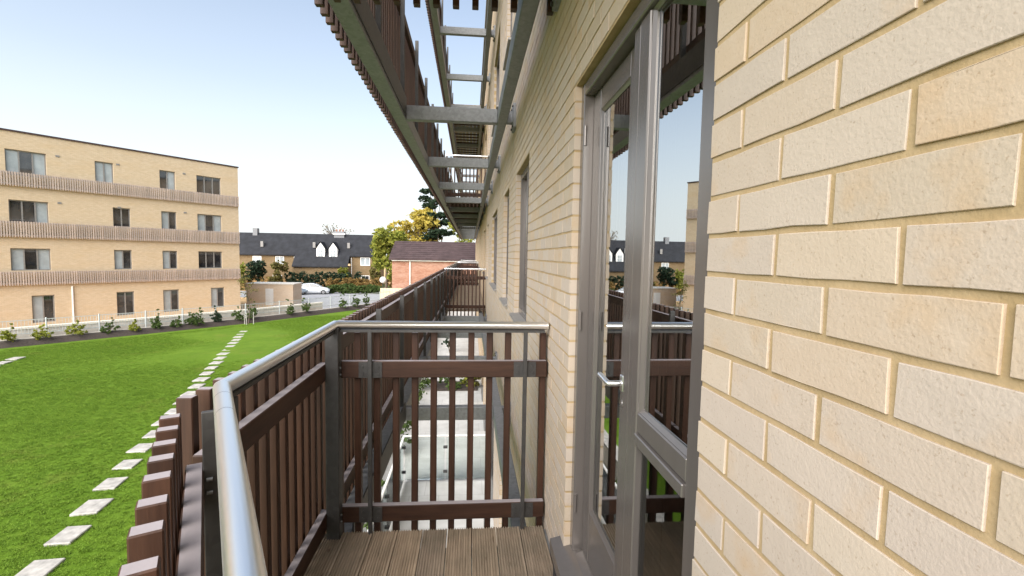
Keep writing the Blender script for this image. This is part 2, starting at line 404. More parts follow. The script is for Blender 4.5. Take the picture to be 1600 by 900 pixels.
# tufts of grass on the nearer lawn
tuft = MB(); rr = random.Random(3)
for k in range(16):
    a = rr.uniform(0, 6.28); r = rr.uniform(0, .06); x, y = r * cos(a), r * sin(a); h = rr.uniform(.010, .020); w = .005
    dx, dy = rr.uniform(-.025, .025), rr.uniform(-.025, .025); b = rr.uniform(0, 3.14)
    tuft.poly([(x - w * cos(b), y - w * sin(b), 0), (x + w * cos(b), y + w * sin(b), 0), (x + dx, y + dy, h)])
tm = tuft.data('grass_tuft', 'blade')
patch = MB()
pp = [(-3.0, 5.6), (-17.5, 12), (-22.5, 24.8), (-18.5, 29.2), (-14.9, 33.6), (-12.3, 38), (-3.0, 42)]
patch.poly([(x, y, G + .012) for x, y in pp])
def grass():
    o = build(patch, 'grass', 'lawn'); o['kind'] = 'stuff'
    to = bpy.data.objects.new('grass_tuft', tm)            # source of the tufts; not linked to the scene on its own
    ng = bpy.data.node_groups.new('grass_scatter', 'GeometryNodeTree')
    ng.interface.new_socket('Geometry', in_out='INPUT', socket_type='NodeSocketGeometry'); ng.interface.new_socket('Geometry', in_out='OUTPUT', socket_type='NodeSocketGeometry')
    gi = ng.nodes.new('NodeGroupInput'); go = ng.nodes.new('NodeGroupOutput')
    d = ng.nodes.new('GeometryNodeDistributePointsOnFaces'); d.inputs['Density'].default_value = 260; d.inputs['Seed'].default_value = 4
    oi = ng.nodes.new('GeometryNodeObjectInfo'); oi.inputs[0].default_value = to; oi.inputs['As Instance'].default_value = True
    ii = ng.nodes.new('GeometryNodeInstanceOnPoints'); rv = ng.nodes.new('FunctionNodeRandomValue'); rv.data_type = 'FLOAT_VECTOR'
    rv.inputs[0].default_value = (-.15, -.15, 0); rv.inputs[1].default_value = (.15, .15, 6.28)
    rs = ng.nodes.new('FunctionNodeRandomValue'); rs.data_type = 'FLOAT'; rs.inputs[2].default_value = .6; rs.inputs[3].default_value = 1.5
    L = ng.links.new
    L(gi.outputs[0], d.inputs[0]); L(d.outputs[0], ii.inputs[0]); L(oi.outputs['Geometry'], ii.inputs['Instance']); L(rv.outputs[0], ii.inputs['Rotation']); L(rs.outputs[1], ii.inputs['Scale'])
    L(ii.outputs[0], go.inputs[0])
    m = o.modifiers.new('scatter', 'NODES'); m.node_group = ng
grass()
mb = MB(); mb.box(-2.3, WX + .3, -6, 49, LOW, G + .02); build(mb, 'terrace', 'paving', kind='structure')
# planting bed and kerb along the boundary
bed = MB(); o0, o1, o2 = EDGE, offs(EDGE, .35), offs(EDGE, .70)
for i in range(len(EDGE) - 1):
    bed.poly([(*o0[i], G - .02), (*o0[i + 1], G - .02), (*o1[i + 1], G + .22), (*o1[i], G + .22)][::-1])
    bed.poly([(*o1[i], G + .22), (*o1[i + 1], G + .22), (*o2[i + 1], G + .27), (*o2[i], G + .27)][::-1])
build(bed, 'planting_bed', 'mulch', kind='structure')
def ribbon(mb, line0, line1, z0, z1):
    for i in range(len(line0) - 1):
        a, b, c, d = line0[i], line0[i + 1], line1[i + 1], line1[i]
        lo = [(*p, z0) for p in (a, b, c, d)]; hi = [(*p, z1) for p in (a, b, c, d)]
        mb.mesh(lo + hi, [(0, 1, 2, 3), (7, 6, 5, 4), (0, 4, 5, 1), (1, 5, 6, 2), (2, 6, 7, 3), (3, 7, 4, 0)], False)
kb = MB(); ribbon(kb, offs(EDGE, .70), offs(EDGE, .80), LOW, G + .31); build(kb, 'kerb', 'render_wall', kind='structure')

ORDN = ['first', 'second', 'third', 'fourth', 'fifth', 'sixth', 'seventh', 'eighth', 'ninth', 'tenth', 'eleventh', 'twelfth', 'thirteenth', 'fourteenth', 'fifteenth', 'sixteenth',
        'seventeenth', 'eighteenth', 'nineteenth', 'twentieth', 'twenty-first', 'twenty-second', 'twenty-third', 'twenty-fourth', 'twenty-fifth', 'twenty-sixth', 'twenty-seventh']
def stone_mesh(i):
    q = MB(); r = random.Random(i); w, d = .21 + r.uniform(-.015, .015), .255 + r.uniform(-.02, .02)
    q.bbox(-w, w, -d, d, -.05, .025, .012); return q.data('stepping_stone', 'stone')
SM = [stone_mesh(i) for i in range(5)]
k = 0; y = 7.45
while y < 30.4:
    x = -6.6 - (y - 7.6) * .3235
    o = bpy.data.objects.new('stepping_stone', SM[k % 5]); link(o); o.location = (x - .05 + random.uniform(-.03, .03), y + .15, G + E + .02)
    o.rotation_euler = (0, 0, radians(8 + random.uniform(-4, 4)))
    tag(o, 'pale square stepping stone in the lawn, %s of the long row counted from the balcony' % ORDN[k], 'stepping stone', 'stepping stones in a row across the lawn'); k += 1; y += .95
for j, (x, y) in enumerate(((-19.75, 21.1), (-20.0, 21.95), (-20.25, 22.8))):
    o = bpy.data.objects.new('stepping_stone', SM[j]); link(o); o.location = (x, y, G + E + .02); o.rotation_euler = (0, 0, radians(9))
    tag(o, 'pale stepping stone at the far left of the lawn, %s of three from the front' % ORDN[j], 'stepping stone', 'stepping stones at the left of the lawn')

# ------------------------------------------------------------------ our building: the brick facade
bld = thing('apartment_building', (WX, 0, G), 'pale yellow brick apartment building whose close facade fills the right, with grey framed balcony door', 'building')
Z0B, CH, JT = .052, .0765, .0105      # a bed-joint height, course height, joint
DOOR = (.942, 2.27, -1.46, Z0B + 10 * CH - JT)
WIN0 = [(4.05, 5.2), (6.15, 7.1), (8.85, 11.0), (13.2, 14.3), (15.9, 17.9), (20.2, 21.3), (24, 26), (29, 30.2), (34, 36)]
OPEN = [DOOR]
for (a, b) in WIN0: OPEN.append((a, b, Z0B - 9 * CH, Z0B + 11 * CH - JT))
SHIFT = round(STOREY / CH) * CH
for lv in (1, 2):
    OPEN.append((DOOR[0], DOOR[1], DOOR[2] + SHIFT * lv, DOOR[3] + SHIFT * lv))
    for (a, b) in WIN0: OPEN.append((a, b, Z0B - 9 * CH + SHIFT * lv, Z0B + 11 * CH - JT + SHIFT * lv))
for (a, b) in WIN0[:6]: OPEN.append((a, b, G + .03, Z0B + 11 * CH - JT - SHIFT))
# mortar wall as cells round the openings (bricks stand proud of it as far as they are built)
YB = 15.0; ZT = 8.6
def cells(y0, y1, z0, z1):
    ys = sorted({y0, y1} | {v for o in OPEN for v in o[:2] if y0 < v < y1}); zs = sorted({z0, z1} | {v for o in OPEN for v in o[2:] if z0 < v < z1})
    for i in range(len(ys) - 1):
        run = None
        for j in range(len(zs) - 1):
            cy, cz = (ys[i] + ys[i + 1]) / 2, (zs[j] + zs[j + 1]) / 2
            solid = not any(o[0] < cy < o[1] and o[2] < cz < o[3] for o in OPEN)
            if solid: run = [zs[j], zs[j + 1]] if run is None else [run[0], zs[j + 1]]
            if run and (not solid or j == len(zs) - 2): yield ys[i], ys[i + 1], run[0], run[1]; run = None
mw = MB()
for a, b, c, d in cells(-4.0, YB, G, 5.2): mw.box(WX + .0030, WX + .32, a, b, c, d)
wall = build(mw, 'wall', 'mortar', bld)
mw = MB()
for a, b, c, d in cells(-4.0, YB, 5.2, ZT): mw.box(WX, WX + .32, a, b, c, d)
for a, b, c, d in cells(YB, 48.0, G, ZT): mw.box(WX, WX + .32, a, b, c, d)
build(mw, 'brickwork', 'brickwork_run', bld)
mw = MB(); mw.box(WX - .06, WX + .4, -4, 48.05, ZT, ZT + .12); build(mw, 'parapet_coping', 'lead', bld)
mw = MB(); mw.box(WX + .33, WX + 9, 48.0 - .1, 48.3, G, ZT); mw.box(WX + .33, WX + 9, -4.3, -4, G, ZT); mw.box(WX + .33, WX + 9, -4, 47.9, ZT - .15, ZT); build(mw, 'end_wall', 'brickwork_run', bld)
# bricks
PER = .2235
items = []
for r in range(floor((G - Z0B) / CH), int((5.2 - Z0B) / CH) - 1):
    zb = Z0B + r * CH; zt = zb + CH - JT; zc = (zb + zt) / 2
    if zb < G: continue
    phase = .609 if (r % 2 == 0) else .4975
    spans = []
    cuts = [o for o in OPEN if o[2] < zc < o[3]]
    n0 = floor((.30 - phase) / PER)
    for n in range(n0, int((YB - phase) / PER)):
        a, b = phase + n * PER + JT / 2, phase + (n + 1) * PER - JT / 2
        segs = [(a, b)]
        for o in cuts:
            ns = []
            for (p, q) in segs:
                if q <= o[0] or p >= o[1]: ns.append((p, q)); continue
                if p < o[0]: ns.append((p, o[0] + .0018))
                if q > o[1]: ns.append((o[1] - .0018, q))
            segs = ns
        for (p, q) in segs:
            if q - p > .012: items.append((p, q, zb, zt))
def vis(it):      # how large a brick shows from the balcony
    p, q, a, b = it; y = (p + q) / 2; z = (a + b) / 2
    return (1.0 / y ** 2) * ((1 / p - 1 / q)) * y if (abs(z) < .64 * y + .12 and y > .36) else -1 / y
items.sort(key=vis, reverse=True)
def brick_mesh(L, seed):
    q = MB(); r = random.Random(seed); h = (CH - JT) / 2; l = L / 2; e = .0009; n = 3 if L > .12 else 2
    ol = [(-l + L * k / n, -h) for k in range(n + 1)] + [(l - L * k / n, h) for k in range(n + 1)]
    ol = [(u + r.uniform(-.0014, .0014), v + r.uniform(-.0013, .0013)) for u, v in ol]; m = len(ol); vs = []
    for x, sc_ in ((0, e), (e * .8, 0), (.06, 0)):
        for u, v in ol: vs.append((x + (r.uniform(-.0004, .0004) if x == 0 else 0), u - math.copysign(sc_, u) * (1 if abs(abs(u) - l) < .004 else 0), v - math.copysign(sc_, v)))
    fs = [tuple(range(m))[::-1]] + [(g * m + k, g * m + (k + 1) % m, (g + 1) * m + (k + 1) % m, (g + 1) * m + k) for g in range(2) for k in range(m)]
    q.mesh(vs, fs, False); return q.data('brick', 'brick')
BM = {}
for i, (p, q, a, b) in enumerate(items[:300]):
    key = (round(q - p, 3), i % 24)
    if key not in BM: BM[key] = brick_mesh(q - p, i)
    r = random.Random(i * 7)
    o = inst('brick', BM[key], (WX + r.uniform(-.0010, .0006), (p + q) / 2, (a + b) / 2), wall)
    o.rotation_euler = (r.uniform(-.003, .003), r.uniform(-.006, .006), r.uniform(-.0025, .0025))
mm = MB(); r = random.Random(5)
for (p, q, a, b) in items[300:]:
    j = r.uniform(-.001, .001)
    if (p + q) / 2 < 4.2 and abs(a) < 4: mm.bbox(WX + j, WX + .1, p, q, a, b, .0008)
    else:
        x = WX + j; X1 = WX + .05
        mm.mesh([(x, p, a), (x, q, a), (x, q, b), (x, p, b), (X1, p, a), (X1, q, a), (X1, q, b), (X1, p, b)], [(0, 3, 2, 1), (0, 1, 5, 4), (2, 3, 7, 6), (0, 4, 7, 3), (1, 2, 6, 5)], False)
build(mm, 'brickwork_mass', 'brick', wall, kind='stuff')

# balcony door with its fixed light, in one aluminium frame
FX = .53
ya, yb, zs_, zh = DOOR[0], DOOR[1], -1.452, DOOR[3] - .004
fr = MB()
fr.bbox(FX - .013, FX + .10, yb - .055, yb - .001, zs_, zh, .004)                # far jamb
fr.bbox(FX, FX + .10, ya + .001, 1.085, zs_, zh, .004)                   # near jamb
fr.bbox(FX - .012, FX + .099, 1.085, yb - .055, zh - .055, zh - .001, .004)      # head
fr.bbox(FX - .001, FX + .10, 1.430, 1.515, zs_, zh - .056, .004)              # mullion
fr.bbox(FX + .002, FX + .098, 1.520, 1.578, zs_, zh - .057, .004)
fr.bbox(FX + .001, FX + .099, 1.085, 1.429, -.55, -.487, .004)           # transom, upper
fr.bbox(FX - .008, FX + .099, 1.085, 1.429, -.588, -.5525, .003)          # transom drip
door = build(fr, 'balcony_door', 'window_frame_paint', bld)
bead = MB()
for (a, b, c, d) in ((1.085, 1.429, -.486, zh - .057),):
    w = .011
    bead.prism([(FX + .006, c), (FX + .016, c + w), (FX + .0205, c + w), (FX + .0205, c)], 'y', a, b)
    bead.prism([(FX + .006, d), (FX + .0205, d), (FX + .0205, d - w), (FX + .016, d - w)], 'y', a, b)
    bead.prism([(FX + .006, b), (FX + .016, b - w), (FX + .0205, b - w), (FX + .0205, b)], 'z', c + .001, d - .001)
    bead.prism([(FX + .006, a), (FX + .0205, a), (FX + .0205, a + w), (FX + .016, a + w)], 'z', c + .001, d - .001)
build(bead, 'glazing_bead', 'window_frame_paint', door)
def pane_pair(y0, y1, z0, z1, x, parent, m='door_glass', skew=0.0):
    for dx in (0, .022):
        q = MB(); q.box(x + dx, x + dx + .004, y0, y1, z0, z1) if False else q.poly([(x + dx + skew, y0, z0), (x + dx + skew, y0, z1), (x + dx - skew, y1, z1), (x + dx - skew, y1, z0)])
        build(q, 'pane', m, parent)
    q = MB(); e = .012                                                     # spacer bar round the sealed unit
    for (a, b, c, d) in ((y0, y1, z0, z0 + e), (y0, y1, z1 - e, z1), (y0, y0 + e, z0 + e, z1 - e), (y1 - e, y1, z0 + e, z1 - e)): q.box(x + .003, x + .019, a, b, c, d)
    build(q, 'spacer', 'gasket', parent)
pane_pair(1.087, 1.427, -.48, zh - .06, FX + .021, door, skew=.0016)
pane_pair(1.087, 1.427, zs_ + .02, -.59, FX + .021, door, 'dim_door_glass')  # same glass as the upper pane, its reflection dimmed in the material
# opening leaf, set back
LX = FX + .034
lf = MB(); l0, l1, lz0, lz1 = 1.580, yb - .058, zs_ + .022, zh - .058
lf.bbox(LX, LX + .06, l0, l0 + .125, lz0, lz1, .004); lf.bbox(LX, LX + .06, l1 - .115, l1, lz0, lz1, .004)
lf.bbox(LX + .001, LX + .059, l0 + .125, l1 - .115, lz1 - .095, lz1, .004); lf.bbox(LX + .001, LX + .059, l0 + .125, l1 - .115, lz0, lz0 + .25, .004)
leafo = build(lf, 'door_leaf', 'window_frame_paint', door)
q = MB(); w = .011; y0, y1, z0, z1 = l0 + .125, l1 - .115, lz0 + .25, lz1 - .095
q.prism([(LX + .006, z0), (LX + .014, z0 + w), (LX + .0165, z0 + w), (LX + .0165, z0)], 'y', y0, y1); q.prism([(LX + .006, z1), (LX + .0165, z1), (LX + .0165, z1 - w), (LX + .014, z1 - w)], 'y', y0, y1)
q.prism([(LX + .006, y1), (LX + .014, y1 - w), (LX + .0165, y1 - w), (LX + .0165, y1)], 'z', z0 + .001, z1 - .001); q.prism([(LX + .006, y0), (LX + .0165, y0), (LX + .0165, y0 + w), (LX + .014, y0 + w)], 'z', z0 + .001, z1 - .001)
build(q, 'glazing_bead', 'window_frame_paint', door)
pane_pair(y0 + .005, y1 - .005, z0 + .01, z1 - .01, LX + .017, door)
h = MB(); hz = -.46; hy = 1.672
h.bbox(LX - .008, LX, hy - .018, hy + .018, hz - .03, hz + .03, .003); h.tube([(LX - .006, hy, hz), (LX - .052, hy, hz), (LX - .056, hy + .012, hz), (LX - .056, hy + .115, hz + .004)], .0105, 10)
build(h, 'door_handle', 'stainless', door)
h = MB(); h.tube([(LX - .007, hy, hz - .075), (LX + .004, hy, hz - .075)], .012, 12); build(h, 'lock_cylinder', 'stainless', door)
h = MB(); [h.tube([(FX - .004, yb - .057, z), (FX - .004, yb - .057, z + .09)], .008, 8) for z in (-1.25, -.35, .52)]; build(h, 'hinge', 'window_frame_paint', door)
s_ = MB(); s_.prism([(WX - .055, -1.535), (WX - .055, -1.474), (FX + .0, -1.448), (FX + .10, -1.448), (FX + .10, -1.535)], 'y', ya - .04, yb + .09)
s_.prism([(FX - .004, -1.447), (FX + .03, -1.432), (FX + .055, -1.43), (FX + .055, -1.447)], 'y', 1.565, yb - .085)
build(s_, 'door_sill', 'window_frame_paint', door)
s_ = MB(); s_.box(WX - .035, WX + .0, ya - .035, yb + .085, DECK + .002, -1.537); build(s_, 'sill_upstand', 'gasket', door)
rm = MB()    # the dim room behind
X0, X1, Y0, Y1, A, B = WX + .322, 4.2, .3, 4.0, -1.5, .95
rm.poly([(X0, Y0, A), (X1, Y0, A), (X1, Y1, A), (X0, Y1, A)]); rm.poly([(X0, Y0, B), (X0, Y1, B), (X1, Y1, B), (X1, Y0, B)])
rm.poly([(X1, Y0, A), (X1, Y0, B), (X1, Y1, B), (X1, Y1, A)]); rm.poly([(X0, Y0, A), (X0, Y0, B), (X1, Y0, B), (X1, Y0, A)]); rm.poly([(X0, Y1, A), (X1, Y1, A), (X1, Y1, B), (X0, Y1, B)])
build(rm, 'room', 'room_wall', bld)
cu = MB()
for k in range(9):
    y = 1.27 + k * .022; cu.poly([(X0 + .02 + .014 * (k % 2), y, A), (X0 + .02 + .014 * (k % 2), y, B), (X0 + .02 + .014 * ((k + 1) % 2), y + .022, B), (X0 + .02 + .014 * ((k + 1) % 2), y + .022, A)])
build(cu, 'curtain', 'blind', bld)

def facade_window(o):
    a, b, c, d = o; f = MB(); x = WX + .05
    f.bbox(x, x + .09, a, a + .06, c, d, .004); f.bbox(x, x + .09, b - .06, b, c, d, .004); f.bbox(x + .001, x + .089, a + .06, b - .06, d - .06, d, .004); f.bbox(x + .001, x + .089, a + .06, b - .06, c, c + .07, .004)
    m = a + (b - a) * .45; f.bbox(x - .001, x + .089, m - .035, m + .035, c + .07, d - .06, .004)
    w = build(f, 'window', 'window_frame_paint', bld)
    for (p, q) in ((a + .06, m - .035), (m + .035, b - .06)):
        g = MB(); g.poly([(x + .045, p, c + .07), (x + .045, p, d - .06), (x + .045, q, d - .06), (x + .045, q, c + .07)]); build(g, 'pane', 'dark_glass', w)
    s = MB(); s.prism([(WX - .05, c - .02), (WX - .05, c + .004), (x, c + .014), (x, c - .02)], 'y', a - .03, b + .03); build(s, 'sill', 'far_frame', w)
for o in OPEN[1:]: facade_window(o)

# ------------------------------------------------------------------ slats, planks, posts
SLAT_T, SLAT_B = -.472, -1.95
def slat_mesh(i):
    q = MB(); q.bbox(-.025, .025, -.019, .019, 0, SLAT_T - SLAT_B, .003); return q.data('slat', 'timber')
SLM = [slat_mesh(i) for i in range(3)]
def slats(points, parent, dz=0.0, most=300, turn=0.0):
    for i, (x, y, rz) in enumerate(points[:most]): inst('slat', SLM[i % 3], (x, y, SLAT_B + dz + random.uniform(-.004, .004)), parent, rz)
    if len(points) > most:
        q = MB()
        for (x, y, rz) in points[most:]: q.box(x - .025, x + .025, y - .019, y + .019, SLAT_B + dz, SLAT_T + dz)
        build(q, 'slat_mass', 'timber', parent, kind='stuff')
def plank(p0, p1, ztop, parent, dz=0.0, t=.046, hgt=.10):
    a, b = Vector((*p0, 0)), Vector((*p1, 0)); d = (b - a); L = d.length; rz = math.atan2(d.y, d.x)
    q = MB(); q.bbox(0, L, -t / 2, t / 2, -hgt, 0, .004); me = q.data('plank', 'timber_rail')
    return inst('plank', me, (a.x, a.y, ztop + dz), parent, rz)
def post(x, y, rz, ztop, parent, dz=0.0, w=.045, t=.03, zb=-1.90):
    q = MB(); q.bbox(-w / 2, w / 2, -t / 2, t / 2, 0, ztop - zb, .002); me = q.data('post', 'dark_steel')
    return inst('post', me, (x, y, zb + dz), parent, rz)
RX = -.775; EY = 2.86
KX, KY = -.755, 1.50                                   # the kink of the handrail
ND = Vector((.468, -.8837)).normalized(); NN = Vector((-ND.y, ND.x)) * -1      # direction of the near bay, outward normal
if NN.x > 0: NN = -NN
def near(t, off): p = Vector((KX, KY)) + ND * t + NN * off; return (p.x, p.y)
LEN = 2.24
def make_balcony(name, label):
    b = thing(name, (-.1, 1.6, DECK), label, 'balcony', 'slatted timber balconies stacked on the brick facade')
    # deck boards, running along the facade, grooved
    bw = .1485; gap = .005; n = 8
    x = WX - .012 - bw
    for k in range(9):
        prof = [(0, -.026), (0, -.002), (.002, 0)]
        m = 9; st = (bw - gap - .012) / m
        for g in range(m):
            u = .006 + g * st; prof += [(u, 0), (u + .001, -.007), (u + st * .5, -.007), (u + st * .5 + .001, 0)]
        prof += [(bw - gap - .002, 0), (bw - gap, -.002), (bw - gap, -.026)]
        # boards stop at the slanted front
        xs = x
        ylo = -1.2 if xs > .2 else max(-1.2, KY + (KX - (xs + .08)) * (-ND.y / ND.x) * -1 if False else KY - (xs + bw / 2 - KX) / ND.x * -ND.y)
        q = MB(); q.prism([(xs + u, DECK + v) for u, v in prof][::-1], 'y', ylo, EY - .02)
        build(q, 'deck_board', 'decking', b)
        x -= bw
    j = MB()
    for yy in (2.4, 1.9, 1.4, .9, .4): j.box(max(-.74, KX + max(0, KY - yy) * .54 + .05), WX - .02, yy - .022, yy + .022, DECK - .072, DECK - .0265)
    build(j, 'joist', 'timber_rail', b)
    # front slats, straight then slanted
    pts = []; y = EY + .02
    while y > 1.56: pts.append((-.905, y, 0)); y -= .108
    ang = math.atan2(ND.y, ND.x) + pi / 2
    t = .05
    while t < LEN: p = near(t, .128); pts.append((p[0], p[1], ang)); t += .108
    for i in range(11): pts.append((-.785 + i * .1137, EY + .048, pi / 2)) if i != 10 else pts.append((.457, EY + .048, pi / 2))
    slats(pts, b)
    for zt in (-.64, -1.53):
        plank((-.822, EY), (.475, EY), zt, b)
        plank((-.848, EY - .04), (-.838, KY + .02), zt, b)
        p0, p1 = near(.0, .075), near(LEN, .075); plank(p0, p1, zt, b)
    # posts
    q = MB(); q.bbox(-.0375, .0375, -.0375, .0375, 0, 1.27, .003); inst('corner_post', q.data('corner_post', 'dark_steel'), (-.79, EY - .055, -1.705), b)
    post(-.772, KY + .06, 0, -.47, b, w=.05, t=.05, zb=-1.72)
    p = near(.07, .0); post(p[0] - .03, p[1], ang, -.47, b, w=.055, t=.02, zb=-1.72)
    for t in (1.0, 2.0): p = near(t, .03); post(p[0], p[1], ang, -.47, b, w=.06, t=.014, zb=-1.72)
    for x in (-.585, .338):
        q = MB(); q.bbox(-.012, .012, -.010, .010, 0, 1.255, .002); o = inst('rail_post', q.data('rail_post', 'dark_steel'), (x, EY - .038, -1.70), b)
        for zt in (-.64, -1.53):
            q = MB(); q.bbox(x - .068, x + .068, EY - .0275, EY - .0235, zt - .098, zt - .003, .001)
            for dx in (-.045, .045):
                for dz in (-.03, -.072): q.tube([(x + dx, EY - .0275, zt + dz), (x + dx, EY - .033, zt + dz)], .007, 8)
            build(q, 'fixing_plate', 'dark_steel', o)
    # bolt heads along the inner faces of planks and posts
    q = MB()
    for zt in (-.67, -.71, -1.56, -1.60):
        for (x, y) in ((-.790 + .0375, EY - .055),): q.tube([(x - .002, y, zt), (x + .006, y, zt)], .006, 8)
        for t in (.07, 1.0): p = near(t, .03); c = Vector((p[0], p[1], zt)); d = Vector((NN.x, NN.y, 0)); q.tube([c + d * .0, c + d * .016], .006, 8)
    build(q, 'bolt', 'galvanised', b)
    # handrail: stainless tube on a flat bar
    e = near(LEN, 0); path = [(.474, EY - .03, -.42), (RX - .012, EY - .03, -.42), (KX, KY, -.42), (e[0], e[1], -.42)]
    q = MB()
    for a, c in zip(path[:-1], path[1:]):
        pass
    q.tube(path, .0245, 20); hr = build(q, 'handrail', 'stainless', b)
    q = MB()
    for a, c in zip(path[:-1], path[1:]):
        a, c = Vector(a), Vector(c); d = (c - a); t = d.normalized(); nn = Vector((-t.y, t.x, 0)); m = (a + c) / 2 + Vector((0, 0, -.034))
        q.obox(m, d / 2 - t * .02, nn * .017, (0, 0, .007))
    build(q, 'rail_bar', 'dark_steel', b)
    q = MB()
    for tt in (.14, .30):
        p = near(tt, 0); c = Vector((p[0], p[1], -.42)); d = Vector((ND.x, ND.y, 0)) * .0009; q.tube([c - d, c + d], .02475, 24, False)
    build(q, 'rail_seam', 'dark_steel', hr)
    return b
balc = make_balcony('balcony', 'near balcony with grooved deck boards, brown slatted rails and a shiny tubular handrail')

# ------------------------------------------------------------------ continuing slat screens and steel frames, level by level
SCR = {0: 'brown slatted timber screen running on beyond the near balcony at the same level', 1: 'brown slatted timber screen one storey above the near balcony, seen from below', 2: 'highest brown slatted timber screen, two storeys above the near balcony'}
FRM = {0: 'grey steel beam frame below handrail level beyond the near balcony, seen through its end rail', 1: 'grey steel beam frame directly overhead with open bays between its cross beams', 2: 'topmost grey steel beam frame with open bays, high above the lower frame'}
def make_screen(lv):
    dz = STOREY * lv; s = thing('slat_screen', (-.85, EY, SLAT_B + dz), SCR[lv], 'screen', 'slatted screens along the facade')
    pts = []; y = EY + .13
    while y < 45: pts.append((-.905, y, 0)); y += .108
    slats(pts, s, dz, 300)
    y = 2.72; ps = []
    while y < 45: ps.append(y); y += 1.37
    for i, y in enumerate(ps[1:]): post(-.772, y, 0, -.47, s, dz)
    for a, b_ in zip(ps[:-1], ps[1:]):
        for zt in (-.53, -1.53): plank((-.84, max(a + .004, EY + .03)), (-.84, b_ - .004), zt, s, dz)
    return s
BEAM_T, BEAM_B = -1.76, -1.92
def make_frame(lv):
    dz = STOREY * lv; f = thing('steel_frame', (-.2, 0, BEAM_B + dz), FRM[lv], 'steel frame', 'steel frames carrying the screens')
    q = MB(); q.bbox(-.86, -.73, 1.52, 45, BEAM_B + dz, BEAM_T + dz, .006); a, c = near(0.02, .04), near(LEN, .04)
    m = (Vector(a) + Vector(c)) / 2; q.obox((m.x, m.y, (BEAM_B + BEAM_T) / 2 + dz), (ND.x * LEN / 2, ND.y * LEN / 2, 0), (NN.x * .06, NN.y * .06, 0), (0, 0, .078))
    build(q, 'outer_beam', 'galvanised', f)
    q = MB(); q.box(-.7295, -.7195, EY + .12, 5.40, BEAM_B + dz + .03, BEAM_T + dz + .07); build(q, 'shade_plate', 'dark_steel', f)  # dark plate standing in for the shade on the beam's inner side
    q = MB(); q.bbox(.285, .385, -1, 45, BEAM_B + dz + .002, BEAM_T + dz + .002, .006); build(q, 'inner_beam', 'galvanised', f)
    y = 2.72
    while y < 45:
        q = MB(); q.bbox(-.7292, .284, y - .05, y + .05, BEAM_B + dz + .004, BEAM_T + dz - .002, .006); build(q, 'cross_beam', 'galvanised', f)
        q = MB(); z = (BEAM_B + BEAM_T) / 2 + dz; q.bbox(.386, WX - .03, y - .045, y + .045, z - .065, z + .065, .004)
        pr = []
        for k in range(4):
            cx, cz = ((.085, .115), (-.085, .115), (-.085, -.115), (.085, -.115))[k]
            for t in range(5): an = k * pi / 2 + t * pi / 8; pr.append((y + cx + .03 * cos(an), z + cz + .03 * sin(an)))
        q.prism(pr, 'x', WX - .031, WX - .012); q.prism([(y + (u - y) * 1.0, v) for u, v in pr], 'x', WX - .011, WX - .001)
        br = build(q, 'bracket', 'galvanised', f)
        if y < 12:
            q = MB()
            for cy in (-.08, .08):
                for cz in (-.11, .11): q.tube([(WX - .012, y + cy, z + cz), (WX - .045, y + cy, z + cz)], .013, 6)
            build(q, 'bolt', 'dark_steel', br)
        y += 2.75
    return f
for lv in (0, 1, 2): make_screen(lv); make_frame(lv)

def make_far_balcony(lv, ya, yb, label, rails=True):
    dz = STOREY * lv; b = thing('far_balcony', (-.2, ya, DECK + dz), label, 'balcony', 'balconies farther along the facade')
    x = WX - .012
    for k in range(8):
        q = MB(); q.box(x - .1435, x, ya, yb, DECK - .026 + dz, DECK + dz); build(q, 'deck_board', 'decking', b); x -= .1485
    q = MB(); y = ya + .3
    while y < yb: q.box(-.7, .28, y - .025, y + .025, DECK - .072 + dz, DECK - .0265 + dz); y += .5
    build(q, 'joist', 'timber_rail', b)
    for yy, sg in (((ya, -1), (yb, 1)) if rails else ()):
        for i in range(11): inst('slat', SLM[i % 3], (-.73 + i * .1137, yy + sg * .05, SLAT_B + dz), b, pi / 2)
        for zt in (-.64, -1.53): plank((-.74, yy), (.47, yy), zt, b, dz)
        q = MB(); q.tube([(-.76, yy, -.42 + dz), (.474, yy, -.42 + dz)], .0245, 10); build(q, 'handrail', 'stainless', b)
    if rails: q = MB(); q.tube([(-.765, ya, -.42 + dz), (-.765, yb, -.42 + dz)], .0245, 10); build(q, 'handrail', 'stainless', b)
    return b
WH = {0: 'level with the near balcony', 1: 'one storey up under the overhead frame', 2: 'two storeys up, only its dark underside showing'}
for lv in (0, 1, 2):
    make_far_balcony(lv, 14.55 if lv < 2 else 16.6, 26.5, 'balcony beyond the open bays, slatted end rail, %s' % WH[lv] if lv < 2 else 'dark balcony underside two storeys up behind the topmost frame, no end rail showing', lv < 2)
    if lv == 0: make_far_balcony(lv, 30.0, 38.0, 'farthest slatted balcony at rail height, just a stack of thin rails by the wall')
# the balcony over ours
o = copy_tree(balc); o['label'] = 'balcony directly overhead with only its end rail slats and underside in view'; o.location.z += STOREY

